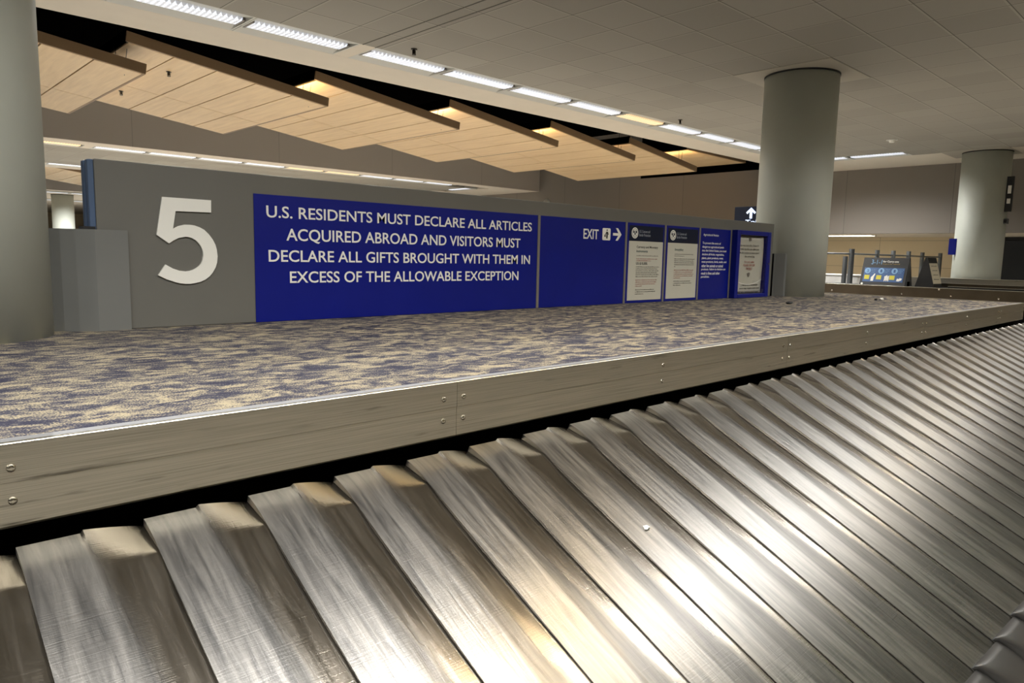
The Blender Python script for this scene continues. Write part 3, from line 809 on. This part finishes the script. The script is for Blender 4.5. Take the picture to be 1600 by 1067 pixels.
def board(name, label, cat, x0, x1, z0, z1, mat=M_BLUE, th=0.006):
    t = thing(name, label, cat, (x0, PART_Y, z0))
    bm = bmesh.new(); bm_box(bm, 0, x1 - x0, -th, 0, 0, z1 - z0, bev=0.0015); obj('board', bm, mat, t)
    t['w'] = x1 - x0; t['h'] = z1 - z0
    return t
def line(t, name, body, x0, x1, z0, z1, mat, weight=0.0, depth=0.002, y=-0.006):
    """lettering on a board, in the board's own metres"""
    o = obj(name, text_bm(body, x0, x1, z0, z1, weight, depth), mat, t); o.location = (0, y, 0); return o

Z0 = 1.160
# message board
t = board('message_board', 'wide royal blue board with the white U.S. residents customs message', 'sign', 1.853, 4.280, Z0, 1.931)
ML = [('U.S. RESIDENTS MUST DECLARE ALL ARTICLES', 1.930, 4.209, 1.793, 1.866), ('ACQUIRED ABROAD AND VISITORS MUST', 2.056, 4.081, 1.655, 1.737),
      ('DECLARE ALL GIFTS BROUGHT WITH THEM IN', 1.939, 4.196, 1.527, 1.604), ('EXCESS OF THE ALLOWABLE EXCEPTION', 2.075, 4.067, 1.396, 1.474)]
ML = [(b_, a_, c_, 1.794, 1.866) if i == 0 else (b_, a_, c_, [0, 1.660, 1.527, 1.396][i], [0, 1.733, 1.600, 1.469][i]) for i, (b_, a_, c_, _, _) in enumerate(ML)]
for s, a, b, c, d in ML: line(t, 'text_line', s, a - 1.853, b - 1.853, (c - 0.016 if 'Q' in s else c) - Z0, d - Z0, M_WHITE, weight=0.010)
# joint strip between boards
for x, nm in ((4.283, 'between the message board and the exit board'), (5.472, 'between the exit board and the currency poster'), (6.118, 'between the two white posters'), (6.762, 'left of the agricultural notice'), (7.420, 'left of the poster case')):
    o = boxes('joint_strip', [(x, x + 0.028, PART_Y - 0.008, PART_Y, Z0, 1.931)], M_TRIMGREY); tag(o, 'thin grey metal strip ' + nm, 'strip')
# exit board
t = board('exit_board', 'plain royal blue board with EXIT, a traveller pictogram and an arrow', 'sign', 4.313, 5.468, Z0, 1.931)
o_ = 4.313
line(t, 'exit_lettering', 'EXIT', 4.864 - o_, 5.072 - o_, 1.757 - Z0, 1.845 - Z0, M_WHITE, weight=0.012)
bm = bmesh.new(); bm_box(bm, 5.128 - o_, 5.243 - o_, -0.009, -0.006, 1.752 - Z0, 1.862 - Z0)
es = [e for e in bm.edges if abs(e.verts[0].co.y - e.verts[1].co.y) > 0.001]
bmesh.ops.bevel(bm, geom=es, offset=0.012, segments=4, affect='EDGES', profile=0.5)
pic = obj('pictogram_tile', bm, M_WHITE, t)
bm = bmesh.new()
px, pz = 5.192 - o_, 1.752 - Z0
bm_cyl(bm, (px, -0.0095, pz + 0.092), 0.0075, 0.002, 14, axis='Y')
bm_prism(bm, [(px - 0.010, pz + 0.078), (px + 0.010, pz + 0.078), (px + 0.024, pz + 0.052), (px + 0.018, pz + 0.049), (px + 0.010, pz + 0.064), (px + 0.010, pz + 0.016), (px + 0.001, pz + 0.016), (px, pz + 0.044), (px - 0.004, pz + 0.016), (px - 0.012, pz + 0.016), (px - 0.008, pz + 0.064), (px - 0.024, pz + 0.046), (px - 0.028, pz + 0.051)], -0.0105, -0.0088)
bm_box(bm, px - 0.036, px - 0.020, -0.0105, -0.0088, pz + 0.030, pz + 0.050)
obj('traveller_figure', bm, M_INK, pic)
bm = bmesh.new()
ax, az = 5.283 - o_, 1.8105 - Z0
bm_prism(bm, [(ax, az + 0.012), (ax + 0.080, az + 0.012), (ax + 0.040, az + 0.058), (ax + 0.072, az + 0.058), (ax + 0.127, az), (ax + 0.072, az - 0.058), (ax + 0.040, az - 0.058), (ax + 0.080, az - 0.012), (ax, az - 0.012)], -0.008, -0.006)
obj('arrow', bm, M_WHITE, t)

def greek(t, x0, x1, z, mat, h=0.0085, name='text_line', seed=0, y=-0.009):
    """one line of tiny print too small to read: word-long dashes"""
    rnd = random.Random(seed); bm = bmesh.new(); x = x0
    while x < x1 - 0.006:
        w_ = min(rnd.choice([0.010, 0.016, 0.022, 0.03]), x1 - x)
        k = 0
        while k * 0.0042 < w_ - 0.002:
            hh = h * rnd.choice([0.62, 0.62, 0.62, 1.0])
            bm_box(bm, x + k * 0.0042, x + k * 0.0042 + 0.0026, -0.0006, 0, z, z + hh); k += 1
        x += w_ + 0.005
    o = obj(name, bm, mat, t); o.location = (0, y, 0); return o

def emblem(t, cx, cz, r, y=-0.0085):
    bm = bmesh.new(); bm_cyl(bm, (0, 0, 0), r, 0.002, 36, axis='Y'); o = obj('emblem_disc', bm, M_WHITE, t, loc=(cx, y, cz))
    bm = bmesh.new()
    n = 32
    ring = [[bm.verts.new((q * r * math.cos(2 * math.pi * i / n), -0.0012, q * r * math.sin(2 * math.pi * i / n))) for i in range(n)] for q in (0.80, 0.72)]
    for i in range(n): bm.faces.new([ring[0][i], ring[0][(i + 1) % n], ring[1][(i + 1) % n], ring[1][i]])
    for sx_ in (-1, 1):   # spread wings and a shield
        bm_prism(bm, [(sx_ * 0.06 * r, 0.20 * r), (sx_ * 0.50 * r, 0.48 * r), (sx_ * 0.58 * r, 0.10 * r), (sx_ * 0.34 * r, -0.10 * r)], -0.002, -0.0011)
        bm_prism(bm, [(sx_ * 0.10 * r, -0.50 * r), (sx_ * 0.42 * r, -0.30 * r), (sx_ * 0.36 * r, -0.46 * r)], -0.002, -0.0011)
    bm_prism(bm, [(-0.18 * r, 0.02 * r), (0.18 * r, 0.02 * r), (0.15 * r, -0.28 * r), (0, -0.42 * r), (-0.15 * r, -0.28 * r)], -0.002, -0.0011)
    bm_cyl(bm, (0, -0.0016, 0.40 * r), 0.10 * r, 0.001, 12, axis='Y')
    obj('emblem_eagle', bm, M_NAVY, o)

def poster(x0, x1, label, heads, lines):
    t = board('notice_poster', label, 'poster', x0, x1, Z0, 1.931)
    W, H = x1 - x0, 1.931 - Z0
    boxes('header_band', [(0.03, W - 0.02, -0.0075, -0.006, H * 0.775, H - 0.025)], M_NAVY, t)
    boxes('white_sheet', [(0.03, W - 0.02, -0.008, -0.006, 0.026, H * 0.775)], M_SHEET, t)
    emblem(t, 0.115, H * 0.875, 0.052)
    line(t, 'agency_name', 'U.S. Customs and', 0.185, 0.36, H * 0.882, H * 0.882 + 0.026, M_PALEINK, y=-0.0075, depth=0.0008)
    line(t, 'agency_name', 'Border Protection', 0.185, 0.37, H * 0.882 - 0.036, H * 0.882 - 0.008, M_PALEINK, y=-0.0075, depth=0.0008)
    for s, a, b, fz, h, m in heads: line(t, 'heading', s, a * W, b * W, H * (1 - fz) - h / 2, H * (1 - fz) + h / 2, m, weight=0.014, y=-0.008, depth=0.0008)
    for i, (a, b, fz, m) in enumerate(lines): greek(t, a * W, b * W, H * (1 - fz) - 0.004, m, seed=i + int(x0 * 10))
    return t
poster(5.503, 6.113, 'white notice poster headed Currency and Monetary Instruments',
       [('Currency and Monetary', 0.25, 0.83, 0.300, 0.030, M_INK), ('Instruments', 0.25, 0.55, 0.348, 0.024, M_INKTEAL), ('US $10,000.', 0.25, 0.56, 0.505, 0.030, M_INK)],
       [(0.25, 0.84, 0.405, M_INKGREY), (0.25, 0.82, 0.445, M_INKRED), (0.25, 0.64, 0.468, M_INKRED)] +
       [(0.25, 0.88 - 0.03 * (i % 2), 0.545 + 0.0245 * i, M_INK) for i in range(6)] +
       [(0.25, 0.84 - 0.02 * i if i < 3 else 0.42, 0.712 + 0.0255 * i, M_INKRED) for i in range(4)] +
       [(0.25, (0.76, 0.80, 0.48)[i], 0.835 + 0.026 * i, M_INK) for i in range(3)])
poster(6.150, 6.758, 'white notice poster headed Smuggling',
       [('Smuggling', 0.26, 0.52, 0.316, 0.030, M_INKTEAL)],
       [(0.26, 0.84, 0.372, M_INKGREY), (0.26, 0.56, 0.396, M_INKGREY)] +
       [(0.26, (0.90, 0.88, 0.88, 0.88, 0.30)[i], 0.436 + 0.0255 * i, M_INK) for i in range(5)] +
       [(0.26, (0.86, 0.84, 0.88, 0.86, 0.46)[i], 0.585 + 0.0262 * i, M_INKRED) for i in range(5)] +
       [(0.26, (0.78, 0.82, 0.50)[i], 0.735 + 0.0265 * i, M_INK) for i in range(3)])
# agricultural notice
x0, x1 = 6.792, 7.418
t = board('agricultural_notice', 'blue board with small white Agricultural Notice text', 'sign', x0, x1, Z0, 1.931)
W, H = x1 - x0, 1.931 - Z0
AG = [('To prevent the entry of', 0.66), ('dangerous agricultural pests', 0.78), ('into the United States, you must', 0.88), ('declare all fruits, vegetables,', 0.80), ('plants, plant products, meat,', 0.78), ('meat products, birds, snails, and', 0.90),
      ('other live animals or animal', 0.78), ('products. Failure to declare can', 0.88), ('result in fines and other', 0.68), ('penalties.', 0.31)]
line(t, 'heading', 'Agricultural Notice', 0.055, 0.055 + 0.50 * W, H * 0.885, H * 0.885 + 0.032, M_WHITE, y=-0.006, depth=0.001)
for i, (s, f) in enumerate(AG):
    z = H * 0.792 - i * 0.0405
    line(t, 'text_line', s, 0.045, 0.045 + (f - 0.02) * W * 0.94, z - 0.017, z + 0.015, M_WHITE, y=-0.006, depth=0.001, weight=0.006)
# locked poster case
x0, x1 = 7.452, 8.262
t = thing('poster_case', 'blue framed locked display case with a curling beige poster', 'poster case', (x0, PART_Y, Z0))
W, H = x1 - x0, 1.936 - Z0
bm = bmesh.new()
for q in ((0, 0.075, 0, H), (W - 0.085, W, 0, H), (0.075, W - 0.085, 0, 0.045), (0.075, W - 0.085, H - 0.05, H)):
    bm_box(bm, q[0], q[1], -0.075, 0, q[2], q[3], bev=0.004)
obj('frame', bm, M_BLUE, t)
boxes('back_board', [(0.075, W - 0.085, -0.01, 0, 0.045, H - 0.05)], M_DARK, t)
bm = bmesh.new()
nx, nz = 10, 14
gr = [[None] * (nz + 1) for _ in range(nx + 1)]
for i in range(nx + 1):
    for j in range(nz + 1):
        a, b = i / nx, j / nz
        y = -0.018 - 0.022 * (abs(a - 0.5) * 2) ** 2.2 * (0.4 + 0.6 * math.sin(math.pi * b)) - 0.006 * math.sin(5 * b + 3 * a)
        gr[i][j] = bm.verts.new((0.085 + a * (W - 0.20), y, 0.052 + b * (H - 0.115)))
for i in range(nx):
    for j in range(nz): bm.faces.new([gr[i][j], gr[i + 1][j], gr[i + 1][j + 1], gr[i][j + 1]])
ps = obj('paper_poster', bm, M_SHEET, t, smooth=True)
sm = ps.modifiers.new('thick', 'SOLIDIFY'); sm.thickness = 0.0012; sm.offset = 1
def case_line(s, c, hw, z, h, m, wgt=0.006):
    o = obj('printed_line', text_bm(s, c - hw, c + hw, z - h / 2, z + h / 2, wgt, 0.0008), m, ps); o.location = (0, -0.028, 0)
cc = W / 2 - 0.01
for s, hw, z, m in [('Bags may look alike. Please check', 0.255, 0.78, M_INKGREY), ('the name tag when you collect your bag', 0.275, 0.725, M_INK), ('Take the moment to ensure you have', 0.275, 0.67, M_INK), ('the correct bag.', 0.12, 0.615, M_INK),
                    ('For your safety', 0.115, 0.535, M_INKRED), ('PLEASE STAY OFF', 0.135, 0.487, M_INKRED), ('THE BELT', 0.075, 0.435, M_INKRED),
                    ('Bag carts are available', 0.23, 0.185, M_INK), ('assistance may require extra time', 0.275, 0.135, M_INK), ('and any unattended bags', 0.25, 0.08, M_INK)]:
    case_line(s, cc, hw, z * H, 0.028, m)
bm = bmesh.new(); bm_prism(bm, [(cc - 0.022, 0.66), (cc + 0.022, 0.66), (cc + 0.022, 0.69), (cc, 0.703), (cc - 0.022, 0.69)], -0.0295, -0.0275)
bm_prism(bm, [(cc - 0.028, 0.285), (cc - 0.020, 0.26), (cc + 0.000, 0.238), (cc + 0.020, 0.26), (cc + 0.028, 0.285), (cc, 0.295)], -0.0295, -0.0275)
obj('printed_crest', bm, M_INKGREY, ps)
bm = bmesh.new()   # bright curled fold line near the bottom
prev = None
for i in range(17):
    a = i / 16; x = 0.095 + a * (W - 0.21); z = 0.195 - 0.055 * math.sin(math.pi * a) ** 0.8 + 0.012 * a
    cur = [bm.verts.new((x, -0.034, z)), bm.verts.new((x, -0.034, z + 0.010)), bm.verts.new((x, -0.028, z + 0.005))]
    if prev:
        for q in range(3): bm.faces.new([prev[q], cur[q], cur[(q + 1) % 3], prev[(q + 1) % 3]])
    prev = cur
obj('fold_line', bm, M_WHITE, ps)
bm = bmesh.new(); bm_cyl(bm, (W - 0.043, -0.078, 0.40), 0.009, 0.008, 14, axis='Y'); obj('lock', bm, M_SCREW, t)
def glass_mat():
    m, nt, b = newmat('case_glazing')
    nt.nodes.remove(b); out = nt.nodes['Material Output']
    tr = nt.nodes.new('ShaderNodeBsdfTransparent'); gl = nt.nodes.new('ShaderNodeBsdfGlossy'); gl.inputs['Roughness'].default_value = 0.03
    mx = nt.nodes.new('ShaderNodeMixShader'); mx.inputs[0].default_value = 0.07
    L(nt, tr.outputs[0], mx.inputs[1]); L(nt, gl.outputs[0], mx.inputs[2]); L(nt, mx.outputs[0], out.inputs['Surface'])
    return m
boxes('glazing', [(0.07, W - 0.08, -0.064, -0.061, 0.04, H - 0.045)], glass_mat(), t)

# hanging toilets sign behind the column
t = thing('toilets_sign', 'dark blue lit sign with white arrow and Toilets, behind the big column', 'sign', (9.60, 4.50, 2.10))
boxes('sign_box', [(0, 0.09, 0.05, 0.86, 0.0, 0.262)], M_NAVY, t, bev=0.006)
for z_ in (0.06, 0.18): boxes('bracket_arm', [(-0.18, 0.04, 0.07, 0.10, z_, z_ + 0.025)], M_DARK, t)
bm = bmesh.new()
# face looks to -x; draw in (y) with left of the viewer at large y
def yz_prism(bm, pts, x0, x1):
    a = [bm.verts.new((x0, p[0], p[1])) for p in pts]; b = [bm.verts.new((x1, p[0], p[1])) for p in pts]
    n = len(pts); bm.faces.new(a); bm.faces.new(b[::-1])
    for i in range(n): bm.faces.new([a[i], b[i], b[(i + 1) % n], a[(i + 1) % n]])
c_ = 0.60
yz_prism(bm, [(c_ - 0.018, 0.09), (c_ - 0.018, 0.19), (c_ - 0.055, 0.155), (c_ - 0.075, 0.175), (c_, 0.245), (c_ + 0.075, 0.175), (c_ + 0.055, 0.155), (c_ + 0.018, 0.19), (c_ + 0.018, 0.09)], -0.006, 0.0)
obj('arrow', bm, M_SIGNGLOW, t)
bm = bmesh.new(); yz_prism(bm, [(0.28, 0.09), (0.28, 0.24), (0.47, 0.24), (0.47, 0.09)], -0.006, 0.0); obj('pictogram_tile', bm, M_SIGNGLOW, t)
bm = text_bm('Toilets', 0, 0.36, 0.015, 0.072, 0.01, 0.004)
for v in bm.verts: v.co = Vector((v.co.y - 0.001, 0.68 - v.co.x, v.co.z))
obj('toilets_lettering', bm, M_SIGNGLOW, t)

# ------------------------------------------------------------------ beyond: second carousel, rails, boards, barrier
c2 = thing('neighbouring_carousel', 'next baggage carousel whose brown metal edge crosses behind the carpet', 'carousel', (0, 0, 0))
boxes('fascia', [(14.60, 14.62, 0.6, 9.2, 0.90, DECK + 0.0)], M_BROWNMETAL, c2)
boxes('top_lip', [(14.595, 14.64, 0.6, 9.2, DECK, DECK + 0.008)], M_BRUSHED, c2, bev=0.002)
boxes('deck', [(14.64, 15.62, 0.6, 9.2, DECK - 0.06, DECK - 0.004)], M_DARK, c2)
boxes('plinth', [(14.64, 15.60, 0.65, 9.15, 0, DECK - 0.06)], M_GAP, c2)
fs = c2.children[0]
for y, z in ((3.98, 1.135), (3.78, 1.03), (4.6, 1.03), (3.05, 1.02), (5.9, 1.03)):
    o = bpy.data.objects.new('screw', scr_me); COL.objects.link(o); o.parent = fs; o.location = (14.599, y, z); o.rotation_euler = (0, 0, -math.pi / 2); o.scale = (1.6, 1.6, 1.6)
def rail(name, label, x, w_, y0, y1, z0, z1, mat=M_BRUSHED):
    t = thing(name, label, 'rail', (x, y0, z0))
    boxes('upstand', [(0, w_, 0, y1 - y0, 0, z1 - z0 - 0.012)], mat, t)
    boxes('cap', [(-0.012, w_ + 0.012, 0, y1 - y0, z1 - z0 - 0.012, z1 - z0)], M_BRUSHED, t, bev=0.003)
    return t
rail('steel_guard_rail', 'low dark steel rail just behind the brown metal edge', 15.2, 0.03, 0.7, 4.0, DECK - 0.004, 1.187, M_DARK)
rail('steel_guard_rail', 'brown steel rail below the brightest one at the far right', 15.68, 0.03, 0.7, 4.25, 0.0, 1.235, M_BROWNMETAL)
rail('steel_guard_rail', 'bright topped grey steel guard before the far column', 16.35, 0.6, 0.5, 5.0, 0.0, 1.318)
t = thing('white_counter', 'low white metal counter behind the brown metal edge, beside the big column', 'counter', (16.2, 5.75, 0.0))
boxes('cabinet', [(0, 0.7, 0, 1.6, 0, 1.30)], M_WHITEBOX, t, bev=0.01)
boxes('counter_top', [(-0.02, 0.72, -0.02, 1.62, 1.30, 1.325)], M_WHITE, t, bev=0.004)

def aframe(label, loc, rz, wd, h, dep, front_m, side_m):
    t = thing('a_frame_sign', label, 'sign', loc, rz)
    # local: face looks to -y, width along x
    lean = dep / 2
    bm = bmesh.new()
    def slab(y0, y1, th):
        a = [(-wd / 2, y0, 0), (wd / 2, y0, 0), (wd / 2, y1, h), (-wd / 2, y1, h)]
        v0 = [bm.verts.new(p) for p in a]; v1 = [bm.verts.new((p[0], p[1] + th, p[2])) for p in a]
        bm.faces.new(v0); bm.faces.new(v1[::-1])
        for i in range(4): bm.faces.new([v0[i], v1[i], v1[(i + 1) % 4], v0[(i + 1) % 4]])
    slab(-lean, -0.02, 0.02); f = obj('front_board', bm, front_m, t)
    bm = bmesh.new(); slab(lean - 0.02, 0.0, 0.02); obj('rear_board', bm, M_DARK, t)
    bm = bmesh.new()
    for s in (-1, 1):
        bm = bmesh.new(); x = s * (wd / 2 - 0.006)
        a = [bm.verts.new((x - 0.004, y, z)) for y, z in ((-lean + 0.01, 0), (lean - 0.01, 0), (0, h * 0.97))]
        b = [bm.verts.new((x + 0.004, y, z)) for y, z in ((-lean + 0.01, 0), (lean - 0.01, 0), (0, h * 0.97))]
        bm.faces.new(a); bm.faces.new(b[::-1])
        for i in range(3): bm.faces.new([a[i], b[i], b[(i + 1) % 3], a[(i + 1) % 3]])
        obj('side_gusset', bm, side_m, t)
    return t, f, lean
def on_face(o, h, lean):
    """tilt a flat x,z drawing onto the leaning front face"""
    tl = math.atan2(lean - 0.02, h)
    o.rotation_euler = (-tl, 0, 0); o.location = (0, -lean - 0.001, 0)
AH = 0.545
t, f, lean = aframe('black 3-1-1 carry-ons sign board standing beyond the far metal edge', (15.20, 5.11, DECK - 0.003), math.radians(-93), 0.86, AH, 0.36, M_DARK, M_GREY2)
sl = math.hypot(AH, lean)
def fb(name, bm, mat):
    o = obj(name, bm, mat, f); on_face(o, AH, lean); return o
fb('title_numerals', text_bm('3-1-1', -0.27, -0.07, 0.43, 0.525, 0.0, 0.002), M_PALEBLUE)
fb('title_words', text_bm('for Carry-ons', -0.05, 0.24, 0.46, 0.51, 0.01, 0.002), M_WHITE)
fb('subtitle', text_bm('Prepare for Takeoff', -0.05, 0.27, 0.425, 0.448, 0.0, 0.002), M_GOLDINK)
bm = bmesh.new(); bm_box(bm, -0.38, 0.38, -0.003, 0, 0.07, 0.36); fb('blue_panel', bm, M_SKY)
for x, s in ((-0.31, '3'), (-0.05, '1'), (0.20, '1')):
    bm = bmesh.new(); bm_cyl(bm, (x, -0.004, 0.295), 0.058, 0.003, 24, axis='Y'); fb('number_disc', bm, M_PALEBLUE)
    bm = bmesh.new(); merge(bm, text_bm(s, x - 0.018, x + 0.018, 0.265, 0.325, 0.01, 0.002), (0, -0.006, 0)); fb('disc_number', bm, M_SKY)
for x in (-0.31, -0.08, 0.17):
    bm = bmesh.new(); bm_box(bm, x - 0.045, x + 0.05, -0.005, -0.002, 0.12, 0.205); fb('yellow_square', bm, M_YELLOW)
bm = bmesh.new()
bm_prism(bm, [(-0.225, 0.085), (-0.175, 0.085), (-0.170, 0.17), (-0.160, 0.20), (-0.155, 0.235), (-0.17, 0.235), (-0.20, 0.19), (-0.225, 0.16)], -0.005, -0.002)
fb('bottle_picture', bm, M_WHITE); bm = bmesh.new()
for i in range(5): bm_box(bm, 0.03 + 0.018 * i, 0.045 + 0.018 * i, -0.005, -0.002, 0.09 + 0.014 * (i % 2), 0.19 + 0.01 * (i % 3))
fb('travel_size_picture', bm, M_WHITE); bm = bmesh.new()
bm_prism(bm, [(0.26, 0.10), (0.30, 0.09), (0.35, 0.115), (0.36, 0.15), (0.32, 0.16), (0.30, 0.14), (0.27, 0.15)], -0.005, -0.002)
fb('bag_picture', bm, M_WHITE)
for i, x in enumerate((-0.24, 0.02, 0.27)):
    for q in range(3):
        o = greek(f, x, x + 0.10 - 0.02 * q, 0.32 - 0.03 * q, M_PALEBLUE, h=0.014, seed=40 + i * 3 + q); on_face(o, AH, lean); o.location.y -= 0.004
bm = bmesh.new(); bm_cyl(bm, (-0.38, -0.001, 0.025), 0.022, 0.002, 18, axis='Y'); fb('round_emblem', bm, M_WHITE)
boxes('side_opening', [(0.428, 0.432, -0.06, 0.06, 0.0, 0.09)], M_GAP, t)
t, f, lean = aframe('narrow beige and black A-frame sign seen edge-on, right of the 3-1-1 board', (15.30, 4.36, DECK - 0.003), math.radians(-4), 0.42, 0.56, 0.34, M_DARK, M_DARK)
bm = bmesh.new(); bm_box(bm, -0.20, 0.20, -0.003, 0, 0.07, 0.47); o = obj('beige_sheet', bm, M_BEIGE, f); on_face(o, 0.56, lean)
for i in range(4):
    o = greek(f, -0.14, 0.12, 0.15 + 0.085 * i, M_INKGREY, h=0.02, seed=70 + i); on_face(o, 0.56, lean); o.location.y -= 0.005

# barrier of posts and rails under the soffit
POSTS = [(15.74, 6.005), (16.98, 5.925), (17.63, 5.805), (18.33, 5.70), (20.05, 5.915), (20.82, 5.72)]
t = thing('post_barrier', 'barrier of grey steel posts with a thin top rail and glass, before the cream wall', 'barrier')
for i, (x, y) in enumerate(POSTS):
    r_ = 0.055 if i == 0 else 0.048
    bm = bmesh.new(); bm_cyl(bm, (x, y, 0.94), r_, 1.88, 20)
    p = obj('post', bm, M_STEELPOST, t)
    if i == 0:
        bm = bmesh.new(); bm_cyl(bm, (x + 0.12, y + 0.17, 0.86), 0.05, 1.72, 20); obj('brace_post', bm, M_STEELPOST, p)
for (xa, ya), (xb, yb_) in zip([(14.9, 6.5)] + POSTS[:-1], POSTS):
    d = Vector((xb - xa, yb_ - ya, 0)); ln = d.length
    bm = bmesh.new(); bm_cyl(bm, (0, 0, 0), 0.018, ln, 12, axis='X')
    o = obj('top_rail', bm, M_STEELPOST, t, loc=((xa + xb) / 2, (ya + yb_) / 2, 1.775)); o.rotation_euler = (0, 0, math.atan2(d.y, d.x))
# small signs on the far column
o = boxes('blue_blade_sign', [(17.14, 17.17, 4.43, 4.57, 1.80, 2.135)], M_BLUE); tag(o, 'small blue blade sign on the left side of the far column', 'sign')
t = thing('black_blade_sign', 'tall black sign with white marks on the right side of the far column', 'sign', (17.30, 3.56, 2.68))
boxes('board', [(0, 0.05, 0, 0.12, 0, 0.70)], M_DARK, t)
for a_, b_ in ((0.16, 0.26), (0.36, 0.52)): boxes('white_mark', [(-0.004, 0, 0.03, 0.09, a_, b_)], M_WHITE, t)
t = thing('wall_box', 'tiny grey box on the far column below the black sign', 'box', (17.32, 3.60, 2.44))
boxes('case', [(0, 0.08, 0, 0.10, 0, 0.10)], M_GREY2, t, bev=0.006)
boxes('dark_face', [(-0.004, 0, 0.02, 0.08, 0.02, 0.08)], M_DARK, t)
